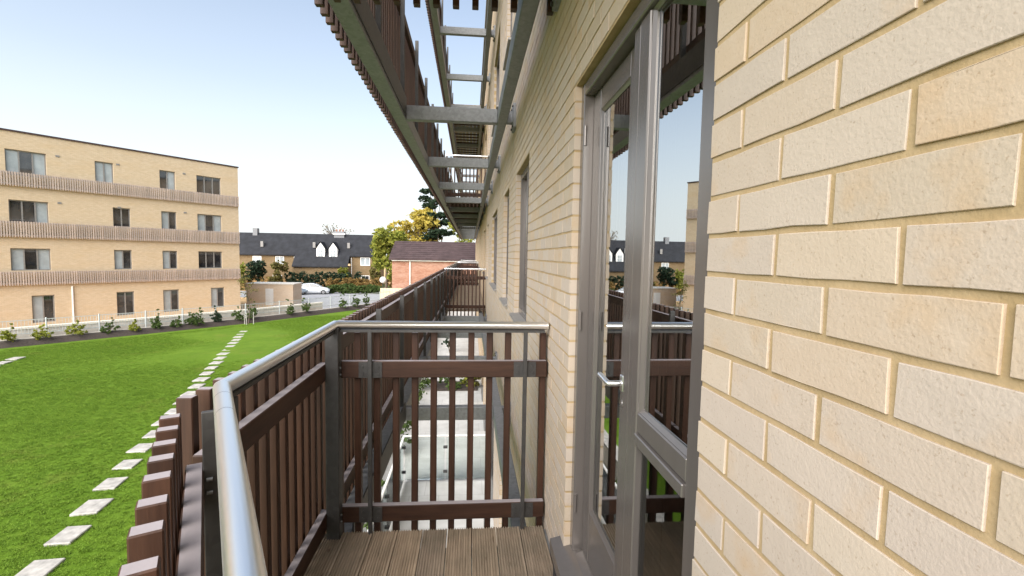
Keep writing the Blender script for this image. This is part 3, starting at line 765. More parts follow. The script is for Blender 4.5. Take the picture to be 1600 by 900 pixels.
# ------------------------------------------------------------------ foliage
def leaves(q, blobs, n, size, rng, flat=.0):
    tot = sum(b[3] * b[4] * b[5] for b in blobs)
    for (cx, cy, cz, rx, ry, rz) in blobs:
        m = max(4, int(n * rx * ry * rz / tot))
        # clumps on the blob, leaves in each clump
        nc = max(3, m // 14)
        for c in range(nc):
            th, ph = rng.uniform(0, 2 * pi), math.acos(rng.uniform(-1, 1)); rad = rng.uniform(.55, 1.02)
            px, py, pz = cx + rx * rad * sin(ph) * cos(th), cy + ry * rad * sin(ph) * sin(th), cz + rz * rad * cos(ph)
            cs = min(rx, ry, rz) * rng.uniform(.18, .36)
            for k in range(14):
                x, y, z = px + rng.gauss(0, cs * .6), py + rng.gauss(0, cs * .6), pz + rng.gauss(0, cs * (.45 - flat * .3))
                a = Vector((rng.gauss(0, 1), rng.gauss(0, 1), rng.gauss(0, .7))).normalized(); b = a.cross(Vector((rng.gauss(0, 1), rng.gauss(0, 1), rng.gauss(0, 1)))).normalized()
                s = size * rng.uniform(.6, 1.3); a *= s; b *= s * .55; p = Vector((x, y, z))
                q.poly([p - a, p - b * .9 + a * .1, p + a, p + b])
def tree(name, base, label, cat, blobs, n, size, m, seed, trunk=.2, limbs=6, group=None, flat=0):
    r = random.Random(seed); t = thing(name, base, label, cat, group)
    q = MB(); top = max(b[2] for b in blobs); bx, by, bz = base
    mid = Vector((sum(b[0] for b in blobs) / len(blobs), sum(b[1] for b in blobs) / len(blobs), top))
    pts = [Vector(base) + (mid - Vector(base)) * f + Vector((r.uniform(-.1, .1), r.uniform(-.1, .1), 0)) * (1 if 0 < f < 1 else 0) for f in (0, .25, .5, .75, 1)]
    q.tube(pts, [trunk, trunk * .8, trunk * .6, trunk * .4, trunk * .12], 8)
    for k in range(limbs):
        b = blobs[k % len(blobs)]; f = r.uniform(.3, .75); s = Vector(base) + (mid - Vector(base)) * f
        e = Vector((b[0] + r.uniform(-.6, .6) * b[3], b[1] + r.uniform(-.6, .6) * b[4], b[2] + r.uniform(-.3, .7) * b[5])); c = (s + e) / 2 + Vector((0, 0, .12 * (e - s).length))
        q.tube([s, c, e], [trunk * .4, trunk * .25, trunk * .06], 6)
    build(q, 'trunk', 'bark', t)
    q = MB(); leaves(q, blobs, n, size, r, flat); build(q, 'crown', m, t)
    return t
def blobs_at(cx, cy, cz, w, h, n, seed, d=None):
    r = random.Random(seed); out = []
    for k in range(n):
        f = r.uniform(-1, 1); z = cz + f * h * .38; ww = w * (1 - .55 * abs(f))
        out.append((cx + r.uniform(-.5, .5) * ww, cy + r.uniform(-.4, .4) * (d or w), z, w * r.uniform(.18, .32), w * r.uniform(.18, .32), h * r.uniform(.12, .22)))
    return out

# bed plants along the boundary
def along(line, u):
    L = [Vector(p) for p in line]; seg = [(b - a).length for a, b in zip(L[:-1], L[1:])]; t = u
    for a, b, s in zip(L[:-1], L[1:], seg):
        if t <= s: return a + (b - a) * (t / s)
        t -= s
    return L[-1]
bline = offs(EDGE, .45)
def at_px(px):       # where a sight line in the plan meets the bed
    ang = yaw + math.atan((px - 800) / 740.0)
    d = Vector((sin(ang), cos(ang)))
    for a, b in zip(bline[:-1], bline[1:]):
        a, b = Vector(a), Vector(b); e = b - a; den = d.x * e.y - d.y * e.x
        if abs(den) < 1e-9: continue
        t = (a.x * e.y - a.y * e.x) / den; s = (a.x * d.y - a.y * d.x) / den
        if t > 0 and 0 <= s <= 1: return d * t
PL = [(5, .95, 'leaf_lime', 'yellow-green'), (55, .85, 'leaf_lime', 'yellow-green'), (112, .9, 'leaf_lime', 'yellow-green'), (167, .75, 'leaf_green', 'mid green'), (202, .7, 'leaf_lime', 'yellow-green'), (243, 1.1, 'leaf_green', 'dark green'), (273, .65, 'leaf_green', 'mid green'),
      (297, .9, 'leaf_green', 'mid green'), (308, 1.1, 'leaf_green', 'mid green'), (336, 1.1, 'leaf_dark', 'dark green'), (369, 1.0, 'leaf_green', 'mid green'), (393, 1.3, 'leaf_green', 'mid green'), (451, 1.2, 'leaf_green', 'mid green'), (477, 1.5, 'leaf_green', 'dark green'), (535, 1.5, 'leaf_green', 'mid green'), (555, 1.3, 'leaf_green', 'mid green'), (571, 1.3, 'leaf_green', 'mid green')]
for i, (px, hgt, m, cn) in enumerate(PL):
    p = at_px(px); r = random.Random(i + 90)
    t = thing('bed_shrub', (p.x, p.y, G + .22), 'small %s upright shrub in the dark bed by the railings, %s from the left' % (cn, ORDN[i]), 'shrub', 'shrubs in the bed along the railings')
    q = MB()
    for k in range(5):
        a = r.uniform(0, 6.28); q.tube([(p.x, p.y, G + .3), (p.x + .15 * cos(a), p.y + .15 * sin(a), G + .3 + hgt * .55)], [.012, .005], 5)
    build(q, 'stem', 'bark', t)
    q = MB(); wd = r.uniform(.75, 1.35); leaves(q, [(p.x + r.uniform(-.18, .18), p.y + r.uniform(-.18, .18), G + .24 + hgt * .9 * f * r.uniform(.85, 1.15), w * wd, w * wd, hgt * .2) for f, w in ((.2, .3), (.45, .26), (.7, .17), (.95, .08), (.35, .3))], 620, .065, r); build(q, 'foliage', m, t)

# ------------------------------------------------------------------ boundary: coping wall and railing
L0, L1 = offs(EDGE, 1.95), offs(EDGE, 2.2)
def cut(line, n): return line[:n]
end = at_px(505); 
def clip_line(off, px):
    out = []
    ang = yaw + math.atan((px - 800) / 740.0); d = Vector((sin(ang), cos(ang))); ln = offs(EDGE, off)
    for a, b in zip(ln[:-1], ln[1:]):
        out.append(a); A, B = Vector(a), Vector(b); e = B - A; den = d.x * e.y - d.y * e.x; t = (A.x * e.y - A.y * e.x) / den; s = (A.x * d.y - A.y * d.x) / den
        if t > 0 and 0 <= s <= 1: q = d * t; out.append((q.x, q.y)); return out
    return ln
cw = thing('garden_wall', (-23, 27, LOW), 'low pale rendered wall with a cream coping behind the railings', 'wall')
la, lb = clip_line(1.25, 503), clip_line(1.45, 500)
n = min(len(la), len(lb)); la, lb = la[:n], lb[:n]
q = MB(); ribbon(q, la, lb, LOW, G + .72); build(q, 'wall_face', 'render_wall', cw)
q = MB(); ribbon(q, clip_line(1.19, 504)[:n], clip_line(1.51, 500)[:n], G + .721, G + .83); build(q, 'coping', 'cream_coping', cw)
rl = thing('boundary_railing', (-20, 29, G), 'thin grey metal railings along the far edge of the lawn', 'railing')
ln = offs(EDGE, .95); q = MB(); pk = []
for i, (a, b) in enumerate(zip(ln[2:-1], ln[3:])):
    A, B = Vector(a), Vector(b); d = B - A; L = d.length; nseg = max(1, round(L / 2.2)); t = d.normalized()
    bar = MB()
    for z in (G + 1.22, G + .52): bar.obox(((A.x + B.x) / 2, (A.y + B.y) / 2, z), (d.x / 2, d.y / 2, 0), (-t.y * .01, t.x * .01, 0), (0, 0, .018))
    build(bar, 'rail', 'pale_soffit', rl)
    for k in range(nseg):
        p = A + d * (k / nseg); pm = MB(); pm.box(p.x - .025, p.x + .025, p.y - .025, p.y + .025, G - .2, G + 1.3); build(pm, 'post', 'pale_soffit', rl)
    c = int(L / .13)
    for k in range(c): p = A + d * ((k + .5) / c); q.box(p.x - .006, p.x + .006, p.y - .006, p.y + .006, G + .5, G + 1.22)
build(q, 'picket_mass', 'pale_soffit', rl, kind='stuff')

# ------------------------------------------------------------------ the block across the lawn
P0, T = Vector((-29.3, 32.4)), Vector((.609, .793)); NV = Vector((.793, -.609))
def fp(s, d): p = P0 + T * s + NV * d; return p.x, p.y
blk = thing('apartment_block', (*fp(4, -5), LOW), 'long four storey yellow brick block with three brown slatted bands across the lawn', 'building')
def fbox(q, s0, s1, d0, d1, z0, z1):
    c = fp((s0 + s1) / 2, (d0 + d1) / 2); a = T * ((s1 - s0) / 2); b = NV * ((d1 - d0) / 2); q.obox((c[0], c[1], (z0 + z1) / 2), (a.x, a.y, 0), (-b.x, -b.y, 0), (0, 0, (z1 - z0) / 2))
BW = [[(.4, 2.3, 4.55, 6.15), (4.8, 5.85, 4.65, 6.15), (8.7, 9.78, 4.65, 6.15), (11.3, 13.2, 4.6, 6.15)], [(.45, 2.3, 1.55, 3.0), (5.72, 6.77, 1.6, 3.0), (8.74, 9.79, 1.6, 3.0), (11.3, 13.2, 1.55, 3.0)],
      [(.42, 2.3, -1.5, -.07), (5.7, 6.77, -1.5, -.07), (8.74, 9.78, -1.5, -.07), (11.3, 13.17, -1.5, -.07)], [(1.28, 2.4, -4.95, -3.15), (5.75, 6.83, -4.9, -3.15), (8.7, 9.81, -4.9, -3.15), (12.2, 13.28, -4.86, -3.15)]]
TONE = ['CDC', 'CX', 'DX', 'DDX', 'DDC', 'DD', 'CX', 'CDC', 'CDC', 'CX', 'CD', 'DDD', 'CX', 'DD', 'CD', 'CX']
SB = [(w[0] - 17.5, w[1] - 17.5, w[2], w[3]) for row in BW for w in row]
allw = [w for row in BW for w in row]
q = MB(); SE = 14.62; SS = -24
for s0, s1 in ((SS, SE),):
    ss = sorted({SS, SE} | {v for w in allw for v in w[:2]})
    for a, b in zip(ss[:-1], ss[1:]):
        zs = [LOW - .1]; m = (a + b) / 2
        hits = sorted([w for w in allw if w[0] < m < w[1]], key=lambda w: w[2])
        for w in hits: fbox(q, a, b, -.3, 0, zs[-1], w[2]); zs.append(w[3])
        fbox(q, a, b, -.3, 0, zs[-1], 7.25)
fbox(q, SE - .3, SE, -12, -.301, LOW - .1, 7.25); fbox(q, SS, SE - .31, -12, -11.7, LOW - .1, 7.25); fbox(q, SS, SS + .3, -11.69, -.301, LOW - .1, 7.25)
build(q, 'wall', 'brickwork_block', blk)
q = MB(); fbox(q, SS + .31, SE - .31, -11.69, -.31, 6.9, 7.0); build(q, 'roof', 'lead', blk)
q = MB(); fbox(q, SS - .06, SE + .06, -12.06, .06, 7.251, 7.36); build(q, 'parapet_coping', 'tile_roof', blk)
for i, w in enumerate(allw):
    s0, s1, z0, z1 = w; f = MB(); tn = TONE[i]; n = len(tn); fwid = .07
    fbox(f, s0, s1, -.19, -.10, z0, z0 + fwid); fbox(f, s0, s1, -.19, -.10, z1 - fwid, z1)
    cuts = [s0 + (s1 - s0) * k / n for k in range(n + 1)]
    for k, c in enumerate(cuts): fbox(f, max(s0, c - fwid / 2 - (0 if 0 < k < n else .03)), min(s1, c + fwid / 2 + (0 if 0 < k < n else .03)), -.191, -.099, z0 + fwid, z1 - fwid)
    wo = build(f, 'window', 'far_frame', blk)
    for k in range(n):
        g = MB(); a = fp(cuts[k] + .035, -.15); b = fp(cuts[k + 1] - .035, -.15); g.poly([(*a, z0 + fwid), (*b, z0 + fwid), (*b, z1 - fwid), (*a, z1 - fwid)])
        build(g, 'pane', {'D': 'dark_glass', 'C': 'curtain_glass', 'X': 'curtain_glass' if i % 3 else 'dark_glass'}[tn[k]], wo)
for i, (zt, zb) in enumerate(((4.75, 3.85), (1.65, .63), (-1.55, -2.45))):
    q = MB(); s = SS
    while s < SE - .05: fbox(q, s, s + .06, .16, .20, zb, zt); s += .125
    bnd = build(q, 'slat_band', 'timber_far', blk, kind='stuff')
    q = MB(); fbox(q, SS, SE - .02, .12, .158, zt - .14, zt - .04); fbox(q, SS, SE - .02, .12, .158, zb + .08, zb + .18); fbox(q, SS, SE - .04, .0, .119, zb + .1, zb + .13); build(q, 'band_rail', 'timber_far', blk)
# downpipes and a few vents
q = MB()
for s in (3.3,): c = fp(s, .05); q.tube([(*c, LOW), (*c, -2.6)], .05, 8)
build(q, 'downpipe', 'white_paint', blk)
q = MB(); 
for s in (2.75, 6.0, 10.3): 
    for z in (6.05, 2.95): fbox(q, s, s + .2, 0, .03, z, z + .12)
build(q, 'vent', 'far_frame', blk)

# ------------------------------------------------------------------ beyond: yard block, cars, lamp
st = thing('bin_store', (-20.3, 53, LOW), 'flat topped peach brick enclosure beside the end of the yellow block', 'shed')
q = MB(); q.box(-23.5, -18.75, 52, 54.6, LOW, -3.45); build(q, 'wall', 'peach_brickwork', st); q = MB(); q.box(-23.6, -18.65, 51.95, 54.7, -3.449, -3.36); build(q, 'coping', 'cream_coping', st)
q = MB(); q.box(-21.55, -20.75, 51.95, 51.998, LOW, -3.9); build(q, 'door', 'white_paint', st)
bn = thing('red_bin', (-22.5, 47.2, LOW), 'small red bin at the foot of the yellow block corner', 'bin')
q = MB(); q.prism([(-22.85, LOW + .06), (-22.8, LOW + 1.05), (-22.1, LOW + 1.05), (-22.15, LOW + .06)], 'y', 46.9, 47.5); build(q, 'body', 'red_paint', bn)
q = MB(); q.bbox(-22.9, -22.0, 46.85, 47.55, LOW + 1.051, LOW + 1.13, .02); build(q, 'lid', 'red_paint', bn)
q = MB(); q.tube([(-22.8, 47.4, LOW + .08), (-22.2, 47.4, LOW + .08)], .08, 10); build(q, 'wheel', 'tyre', bn)

def make_car(name, at, rz, label, paint):
    c = thing(name, at, label, 'car', 'cars parked beyond the lawn'); ox, oy, oz = at
    def P(x, y, z): return (ox + x * cos(rz) - y * sin(rz), oy + x * sin(rz) + y * cos(rz), oz + z)
    # stations along the car: x, half width low, sill z, belt z, half width belt
    low = [(-2.0, .70, .42, .80, .66), (-1.85, .82, .30, .92, .80), (-1.2, .86, .22, .96, .84), (0, .87, .20, .95, .85), (1.0, .86, .22, .93, .84), (1.7, .80, .28, .80, .76), (2.02, .62, .40, .64, .58)]
    q = MB(); vs = []; fs = []
    for (x, w, zb, zt, wt) in low:
        vs += [P(x, -w, zb), P(x, -w - .02, (zb + zt) / 2), P(x, -wt, zt), P(x, -wt * .5, zt + .03), P(x, wt * .5, zt + .03), P(x, wt, zt), P(x, w + .02, (zb + zt) / 2), P(x, w, zb)]
    n = 8
    for i in range(len(low) - 1):
        for j in range(n): fs.append((i * n + j, i * n + (j + 1) % n, (i + 1) * n + (j + 1) % n, (i + 1) * n + j)[::-1])
    fs += [tuple(range(n)), tuple(range((len(low) - 1) * n, len(low) * n))[::-1]]
    q.mesh(vs, fs, True)
    roof = [(-1.85, .72, .93, .93, .70), (-1.35, .78, .93, 1.40, .58), (-.6, .80, .94, 1.48, .60), (.15, .80, .94, 1.45, .60), (1.05, .78, .92, .94, .72)]
    build(q, 'body', paint, c)
    q = MB(); vs = []
    for (x, w, zb, zt, wt) in roof[1:4]: vs += [P(x, -wt, zt - .05), P(x, -wt * .8, zt), P(x, wt * .8, zt), P(x, wt, zt - .05)]
    q.mesh(vs, [(i * 4 + j, i * 4 + j + 1, i * 4 + 5 + j, i * 4 + 4 + j)[::-1] for i in range(2) for j in range(3)], True)
    for s in (-1, 1):
        for (x0, z0, x1, z1) in ((-1.80, .95, -1.36, 1.36), (-.45, .96, -.45, 1.42), (.2, 1.39, 1.0, .95)):
            q.tube([P(x0, s * .76 if z0 < 1.1 else s * .59, z0), P(x1, s * .76 if z1 < 1.1 else s * .59, z1)], .04, 6)
    build(q, 'roof', paint, c)
    q = MB(); vs = []
    for (x, w, zb, zt, wt) in roof: vs += [P(x, -w + .04, zb), P(x, -wt + .03, zt - .05), P(x, wt - .03, zt - .05), P(x, w - .04, zb)]
    q.mesh(vs, [(i * 4 + j, i * 4 + j + 1, i * 4 + 5 + j, i * 4 + 4 + j)[::-1] for i in range(4) for j in range(3)], False)
    build(q, 'window', 'dark_glass', c)
    for x in (-1.25, 1.25):
        for s in (-1, 1):
            q = MB(); q.tube([P(x, s * .68, .31), P(x, s * .885, .31)], .31, 18); w = build(q, 'wheel', 'tyre', c)
            q = MB(); q.tube([P(x, s * .886, .31), P(x, s * .895, .31)], .19, 14); build(q, 'rim', 'rim', w)
    for s in (-1, 1):
        q = MB(); a = [P(1.86, s * .45, .66), P(1.86, s * .66, .66), P(1.72, s * .74, .80), P(1.80, s * .5, .78)]; q.mesh([Vector(p) + Vector((cos(rz) * .06, sin(rz) * .06, .01)) for p in a] + a, [(0, 1, 2, 3), (3, 2, 1, 0)], False); build(q, 'headlight', 'rim', c)
    return c
make_car('parked_car', (-21.2, 66.4, LOW), radians(12), 'white hatchback parked in the open at the edge of the car park', 'car_white')
make_car('parked_car', (-23.75, 65.2, LOW), radians(-8), 'silver blue car parked behind the peach brick enclosure', 'car_silver')

lp = thing('globe_lamp', (-9.02, 50.0, LOW), 'white globe lamp on a short post beyond the railing', 'lamp')
q = MB(); q.tube([(-9.02, 50, LOW), (-9.02, 50, -3.05)], .05, 10); build(q, 'post', 'dark_steel', lp)
q = MB(); R = .34; vs = []; fs = []
for i in range(9):
    for j in range(14): a, b = pi * i / 8, 2 * pi * j / 14; vs.append((-9.02 + R * sin(a) * cos(b), 50 + R * sin(a) * sin(b), -2.72 + R * cos(a)))
for i in range(8):
    for j in range(14): fs.append((i * 14 + j, (i + 1) * 14 + j, (i + 1) * 14 + (j + 1) % 14, i * 14 + (j + 1) % 14))
q.mesh(vs, fs, True); build(q, 'globe', 'lamp_globe', lp)
pf = thing('panel_fence', (-7.5, 48.5, LOW), 'short tan board fence below the globe lamp', 'fence')
for k in range(12): q = MB(); q.bbox(-9.0 + k * .3, -8.71 + k * .3, 48.4, 48.44, LOW, -3.45, .004); build(q, 'board', 'peach_brickwork', pf)

# ------------------------------------------------------------------ far houses
def wbox(parent, x, y, z, w, h, mullions=1, m='dark_glass'):
    f = MB(); t = .09
    for (a, b, c, d) in ((x - w / 2, x + w / 2, z, z + t), (x - w / 2, x + w / 2, z + h - t, z + h), (x - w / 2, x - w / 2 + t, z + t, z + h - t), (x + w / 2 - t, x + w / 2, z + t, z + h - t)): f.box(a, b, y - .05, y + .02, c, d)
    for k in range(mullions): xx = x - w / 2 + w * (k + 1) / (mullions + 1); f.box(xx - t / 2, xx + t / 2, y - .045, y + .02, z + t, z + h - t)
    o = build(f, 'window', 'white_paint', parent)
    g = MB(); g.poly([(x - w / 2, y - .01, z), (x + w / 2, y - .01, z), (x + w / 2, y - .01, z + h), (x - w / 2, y - .01, z + h)]); build(g, 'pane', m, o)
hs = thing('slate_house', (-26, 79, LOW), 'long tan brick house with a steep dark slate roof and two white dormers', 'house')
RY, RZ = 79.5, 3.0; SL = 4.85 / 4.3      # roof pitch
def zroof(y): return RZ - (RY - y) * SL
xs = [-42, -33.6, -28.0, -18.6, -14.8]; ev = [76.2, 75.6, 76.3, 75.3, 76.6]
q = MB(); w = MB()
secs = [(-44, -31.6, 76.5), (-31.6, -27.2, 76.5), (-27.2, -18.9, 75.0), (-18.9, -14.9, 76.5)]
for (a, b, ey) in secs:
    ez = zroof(ey); q.mesh([(a, ey, ez), (b, ey, ez), (b, RY, RZ), (a, RY, RZ), (a, ey, ez - .18), (b, ey, ez - .18), (b, RY, RZ - .2), (a, RY, RZ - .2)], [(0, 1, 2, 3), (7, 6, 5, 4), (0, 4, 5, 1), (1, 5, 6, 2), (3, 7, 4, 0)], False)
    q.mesh([(a, RY, RZ), (b, RY, RZ), (b, RY + 4.3, RZ - 4.85), (a, RY + 4.3, RZ - 4.85)], [(0, 1, 2, 3)], False)
    w.box(a, b - .001, ey + .3, RY + 3, LOW, ez - .1)
w.prism([(76.8, zroof(76.8) - .3), (RY, RZ - .3), (RY + 3, zroof(76.8) - .4), (RY + 3, LOW), (76.8, LOW)], 'x', -14.92, -14.7)
build(q, 'roof', 'slate_roof', hs); build(w, 'wall', 'tan_brickwork', hs)
for x in (-30.2, -26.0): 
    pass
for (x, z, h, wd) in ((-33.0, -1.9, 1.2, 1.3), (-29.6, -1.9, 1.2, 1.3), (-16.6, -1.95, 1.3, 1.5), (-16.6, -4.9, 1.4, 1.3), (-30, -4.9, 1.3, 1.4)): wbox(hs, x, 76.79, z, wd, h, 1, 'curtain_glass' if z > -3 else 'dark_glass')
for x in (-23.3, -21.4):
    d = MB(); y0 = 76.3; z0 = zroof(y0) + .02
    d.prism([(x - .62, z0 - .3), (x + .62, z0 - .3), (x + .62, z0 + 1.25), (x, z0 + 2.15), (x - .62, z0 + 1.25)], 'y', y0, y0 + 2.0); do = build(d, 'dormer', 'white_paint', hs)
    g = MB(); g.poly([(x - .36, y0 - .012, z0 + .0), (x + .36, y0 - .012, z0 + .0), (x + .36, y0 - .012, z0 + 1.0), (x - .36, y0 - .012, z0 + 1.0)]); build(g, 'pane', 'curtain_glass', do)
    g = MB(); g.box(x - .03, x + .03, y0 - .04, y0 - .02, z0, z0 + 1.0); g.box(x - .36, x + .36, y0 - .04, y0 - .021, z0 + .5, z0 + .56); build(g, 'glazing_bar', 'white_paint', do)
    d = MB()
    for s in (-1, 1): d.mesh([(x, y0 - .15, z0 + 2.3), (x + s * .8, y0 - .15, z0 + 1.15), (x + s * .8, y0 + 2, z0 + 1.15), (x, y0 + 2, z0 + 2.3)], [(0, 1, 2, 3)], False)
    build(d, 'dormer_roof', 'slate_roof', do)
q = MB(); q.box(-22.0, -20.4, RY - .5, RY + .5, RZ - .6, RZ + .45); ch = build(q, 'chimney', 'lead', hs)
q = MB(); q.box(-22.15, -20.25, RY - .65, RY + .65, RZ - .05, RZ + .15); build(q, 'chimney_flashing', 'white_paint', ch)
q = MB(); [q.tube([(x, RY, RZ + .45), (x, RY, RZ + .8)], .14, 8) for x in (-21.7, -21.2, -20.7)]; build(q, 'chimney_pot', 'terracotta', ch)
q = MB(); q.box(-34.6, -33.9, RY - .4, RY + .4, RZ - .5, RZ + .7); build(q, 'chimney', 'lead', hs)
for x in (-32.5, -24.6, -19.3):
    q = MB(); y = 77.6; q.box(x - .2, x + .2, y - .25, y + .2, zroof(y) - .1, zroof(y) + .75); build(q, 'roof_vent', 'far_frame', hs)
q = MB(); [q.tube([(x, 76.7, LOW), (x, 76.7, -.7)], .06, 6) for x in (-27.4, -18.7)]; build(q, 'downpipe', 'white_paint', hs)

rb = thing('red_brick_house', (-4, 53, LOW), 'red brick house with a plain dark brown tiled roof at the end of the screen', 'house')
q = MB(); q.box(-8.1, 4, 50, 58, LOW, -.5); q.prism([(50, -.5), (58, -.5), (54, 1.2)], 'x', -8.1, -7.9); build(q, 'wall', 'red_brickwork', rb)
q = MB()
for sgn in (1, -1):
    e, ez = 54 - sgn * 4.3, -.5; q.mesh([(-8.4, e, ez), (4.3, e, ez), (4.3, 54, 1.45), (-8.4, 54, 1.45), (-8.4, e, ez - .14), (4.3, e, ez - .14), (4.3, 54, 1.3), (-8.4, 54, 1.3)], [(0, 1, 2, 3), (7, 6, 5, 4), (0, 4, 5, 1), (3, 7, 4, 0), (1, 5, 6, 2)], False)
build(q, 'roof', 'tile_roof', rb)
q = MB(); 
for k in range(9):
    f = (k + .5) / 9; y = 49.7 + 4.3 * f; z = -.5 + 1.95 * f; q.obox((-2.05, y, z + .02), (6.3, 0, 0), (0, .16, .07), (0, -.006, .014))
build(q, 'tile_course', 'tile_roof', rb, kind='stuff')
q = MB(); q.tube([(-6.25, 49.93, LOW), (-6.25, 49.93, -.6)], .06, 8); q.tube([(-8.1, 49.8, -.66), (4, 49.8, -.66)], .07, 8); build(q, 'downpipe', 'white_paint', rb)
q = MB(); q.box(-3.9, -2.9, 49.95, 50.01, -.86, -.62); build(q, 'air_brick', 'terracotta', rb)

# ------------------------------------------------------------------ trees, hedges, far planting
tree('green_tree', (-10.0, 57, LOW), 'bushy green tree turning yellow at the left of the red brick house', 'tree', blobs_at(-9.6, 57, .2, 3.6, 6.2, 12, 3, 3), 8500, .21, 'leaf_lime', 31, .22)
tree('autumn_tree', (-6.3, 66, LOW), 'bright yellow autumn tree behind the red brick house roof', 'tree', blobs_at(-7.6, 66, 3.3, 6.0, 5.2, 14, 5, 3), 7000, .24, 'leaf_yellow', 32, .25)
ced = []
r = random.Random(11)
for (px, pz, w) in ((-5.6, 8.6, .8), (-4.6, 8.5, .7), (-5.9, 7.6, 1.0), (-4.2, 7.2, 1.1), (-5.2, 6.6, 1.1), (-3.3, 5.4, 1.1), (-5.0, 5.3, 1.4), (-2.7, 4.4, 1.2), (-4.6, 4.3, 1.6), (-5.8, 3.8, 1.2), (-3.4, 3.0, 1.8), (-5.0, 2.4, 1.5)): ced.append((px - .5, 66 + r.uniform(-1, 1), pz, w, w, .42))
tree('cedar_tree', (-4.4, 66, LOW), 'tall dark cedar with flat layered boughs behind the red brick house', 'tree', ced, 9000, .24, 'leaf_dark', 33, .3, 12, flat=1)
tree('birch_tree', (-1.6, 64, LOW), 'pale yellow-green tree just left of the facade beyond the red brick house', 'tree', blobs_at(-1.6, 64, 2.6, 3.6, 4.0, 8, 8, 2.5), 2400, .15, 'leaf_lime', 34, .2)
tree('bare_tree', (-24, 92, LOW), 'thin nearly bare tree rising behind the chimney of the slate roofed house', 'tree', blobs_at(-25.2, 92, 4.4, 5.6, 2.6, 12, 9, 3), 420, .10, 'leaf_twig', 35, .16, 46)
# sapling on the lawn with stakes
tree('lawn_sapling', (-15.1, 33.6, G), 'young thin tree tied to pale stakes at the edge of the lawn', 'tree', [(-15.2, 33.6, -2.3, .45, .45, .55), (-14.9, 33.6, -2.9, .5, .5, .5), (-15.4, 33.7, -1.7, .35, .35, .4), (-15.1, 33.6, -2.1, .6, .6, .5)], 520, .06, 'leaf_olive', 36, .035, 7)
sk = thing('tree_stake', (-15.1, 33.6, G), 'group of three short pale stakes round the lawn sapling', 'tree stakes')
for (dx, dy) in ((-.28, .1), (.02, -.3), (.3, .12)): q = MB(); q.tube([(-15.1 + dx, 33.6 + dy, G), (-15.1 + dx, 33.6 + dy, G + .85)], .028, 8); build(q, 'stake', 'stone', sk)
def hedge(name, label, boxes, n, size, m, seed, cat='hedge'):
    r = random.Random(seed); x0, x1, y, z0, z1 = boxes; t = thing(name, ((x0 + x1) / 2, y, z0), label, cat); bl = []
    k = max(3, int((x1 - x0) / .9))
    for i in range(k):
        for zz in range(2): bl.append((x0 + (x1 - x0) * (i + .5) / k, y + r.uniform(-.2, .2), z0 + (z1 - z0) * (.3 + .4 * zz) + r.uniform(-.12, .12), .75, .6, (z1 - z0) * .34))
    q = MB(); leaves(q, bl, n, size, r); build(q, 'foliage', m, t)
    q = MB()
    for i in range(k): x = x0 + (x1 - x0) * (i + .5) / k; q.tube([(x, y, z0), (x + r.uniform(-.2, .2), y, z0 + (z1 - z0) * .6)], [.05, .02], 5)
    build(q, 'stem', 'bark', t)
hedge('clipped_hedge', 'dark green hedge in front of the slate roofed house', (-27.5, -16.2, 73.5, LOW, -3.0), 8000, .17, 'leaf_dark', 41)
hedge('grass_border', 'golden ornamental grasses in a strip below the dark hedge', (-20.5, -9.5, 70.6, LOW, -3.7), 8000, .17, 'leaf_gold', 42, 'planting')
hedge('golden_border', 'short run of golden planting beside the yellow block', (-36.5, -28, 72, LOW, -3.6), 2600, .15, 'leaf_gold', 46, 'planting')
hedge('low_hedge', 'low mid green hedge right of the parked cars', (-19.6, -11.6, 68.0, LOW, -4.4), 7000, .15, 'leaf_green', 43)
for i, (x, y, zt, w, m, lb) in enumerate(((-33.6, 71.5, -1.6, 2.2, 'leaf_lime', 'yellow-green bush against the end of the yellow block'), (-31.0, 72, -1.2, 2.6, 'leaf_dark', 'large dark green bush before the left end of the slate house'), (-28.2, 72.5, -1.7, 2.4, 'leaf_olive', 'olive bush beside the large dark bush'),
        (-19.4, 74.3, -2.6, 1.4, 'leaf_lime', 'small lime bush under the right white dormer'), (-14.2, 72.5, -2.4, 1.6, 'leaf_olive', 'olive bush at the right corner of the slate house'), (-36.5, 71, -1.9, 2.2, 'leaf_dark', 'dark bush hidden behind the corner of the yellow block'))):
    tree('garden_bush', (x, y, LOW), lb, 'bush', blobs_at(x, y, (zt + LOW) / 2 + .3, w, (zt - LOW), 10, 60 + i), 3600, .17, m, 70 + i, .07, 5)
wf = thing('garden_fence', (-30, 74.5, LOW), 'orange-brown timber fence below the bushes before the slate house', 'fence')
for k in range(58): q = MB(); q.box(-37 + k * .42, -36.6 + k * .42, 75.1 - (k % 2) * .02, 75.13 - (k % 2) * .02, LOW, -4.1); build(q, 'board', 'yard', wf)

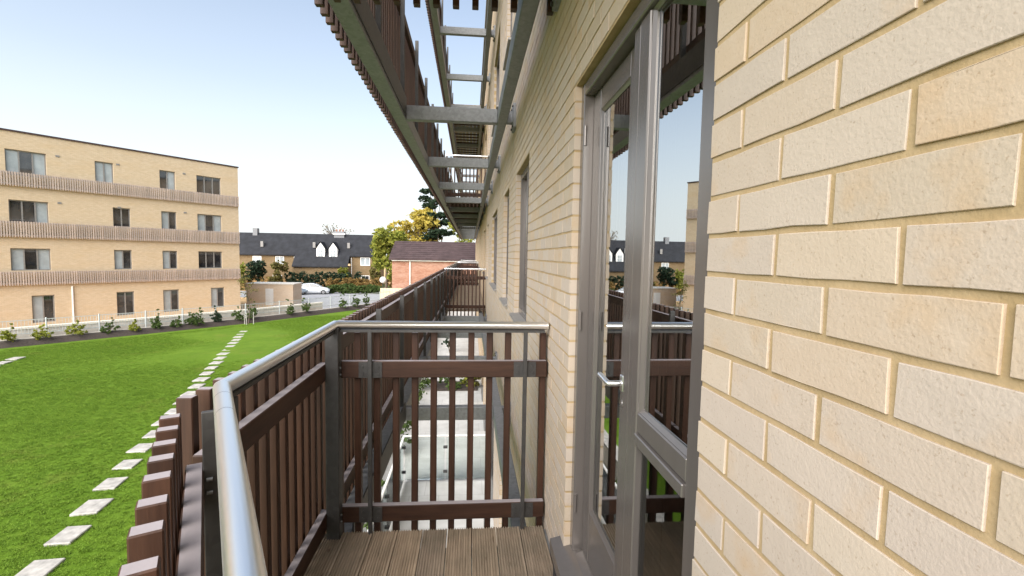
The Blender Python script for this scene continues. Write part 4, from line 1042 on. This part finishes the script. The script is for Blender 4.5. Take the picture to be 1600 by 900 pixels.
# ------------------------------------------------------------------ ground-floor terrace seen through the end rail
gb = thing('glass_balustrade', (-.5, 9, G), 'frameless glass screen with a white top rail on the ground floor terrace below', 'balustrade')
ZT_ = -3.95; gx, gy = -1.40, 10.2
q = MB(); q.tube([(gx, 6.0, ZT_), (gx, gy, ZT_), (WX - .04, gy, ZT_)], .024, 10); build(q, 'top_rail', 'white_paint', gb)
for (a, b) in (((gx, 6.0), (gx, 8.08)), ((gx, 8.12), (gx, gy - .03)), ((gx + .03, gy), (-.52, gy)), ((-.48, gy), (WX - .06, gy))):
    q = MB(); t = (Vector(b) - Vector(a)).normalized(); nn = Vector((-t.y, t.x)) * .006
    q.obox(((a[0] + b[0]) / 2, (a[1] + b[1]) / 2, (G + .08 + ZT_ - .03) / 2), ((b[0] - a[0]) / 2, (b[1] - a[1]) / 2, 0), (nn.x, nn.y, 0), (0, 0, (ZT_ - .03 - G - .08) / 2)); build(q, 'glass_panel', 'balustrade_glass', gb)
for (x, y) in ((-.5, gy), (gx, 8.1), (gx, gy)):
    for z in (-4.2, -4.75): q = MB(); q.bbox(x - .045, x + .045, y - .03, y + .03, z - .025, z + .025, .006); build(q, 'clamp', 'dark_steel', gb)
for j, (x, y, w, hh, m, lb) in enumerate(((-1.75, 14.5, .6, 1.5, 'leaf_green', 'tall green shrub on the terrace edge behind the glass screen'), (-1.8, 11.8, .5, 1.2, 'leaf_green', 'green shrub at the corner of the glass screen'), (-1.7, 17.4, .6, 1.4, 'leaf_green', 'green shrub far along the terrace edge'), (-.75, 17.5, .55, .7, 'leaf_green', 'low round green plant across the terrace'), (-.1, 17.8, .4, .6, 'leaf_lime', 'small lime plant between two others on the terrace'), (.2, 17.7, .3, .5, 'leaf_olive', 'small reddish plant by the terrace wall'), (-1.8, 8.6, .45, 1.0, 'leaf_green', 'green shrub outside the glass screen, nearest the balcony'), (-1.0, 24, .6, 1.6, 'leaf_dark', 'dark shrub at the far end of the terrace'))):
    tree('terrace_shrub', (x, y, G + .02), lb, 'shrub', blobs_at(x, y, G + hh * .55, w * 1.6, hh, 6, 80 + j), 700, .06, m, 95 + j, .02, 5, 'shrubs on the terrace')
sb = MB(); sb.box(-1.3, .3, 17.2, 18.3, G + .021, G + .09); build(sb, 'flower_bed', 'mulch', kind='structure')
tw = thing('terrace_wall', (-2.2, 20, G), 'low grey retaining wall along the outer edge of the terrace', 'wall'); q = MB(); q.box(-2.28, -2.1, 4, 44, G + .021, G + .55); build(q, 'wall_face', 'render_wall', tw); q = MB(); q.box(-2.32, -2.06, 4, 44, G + .551, G + .6); build(q, 'coping', 'stone', tw)
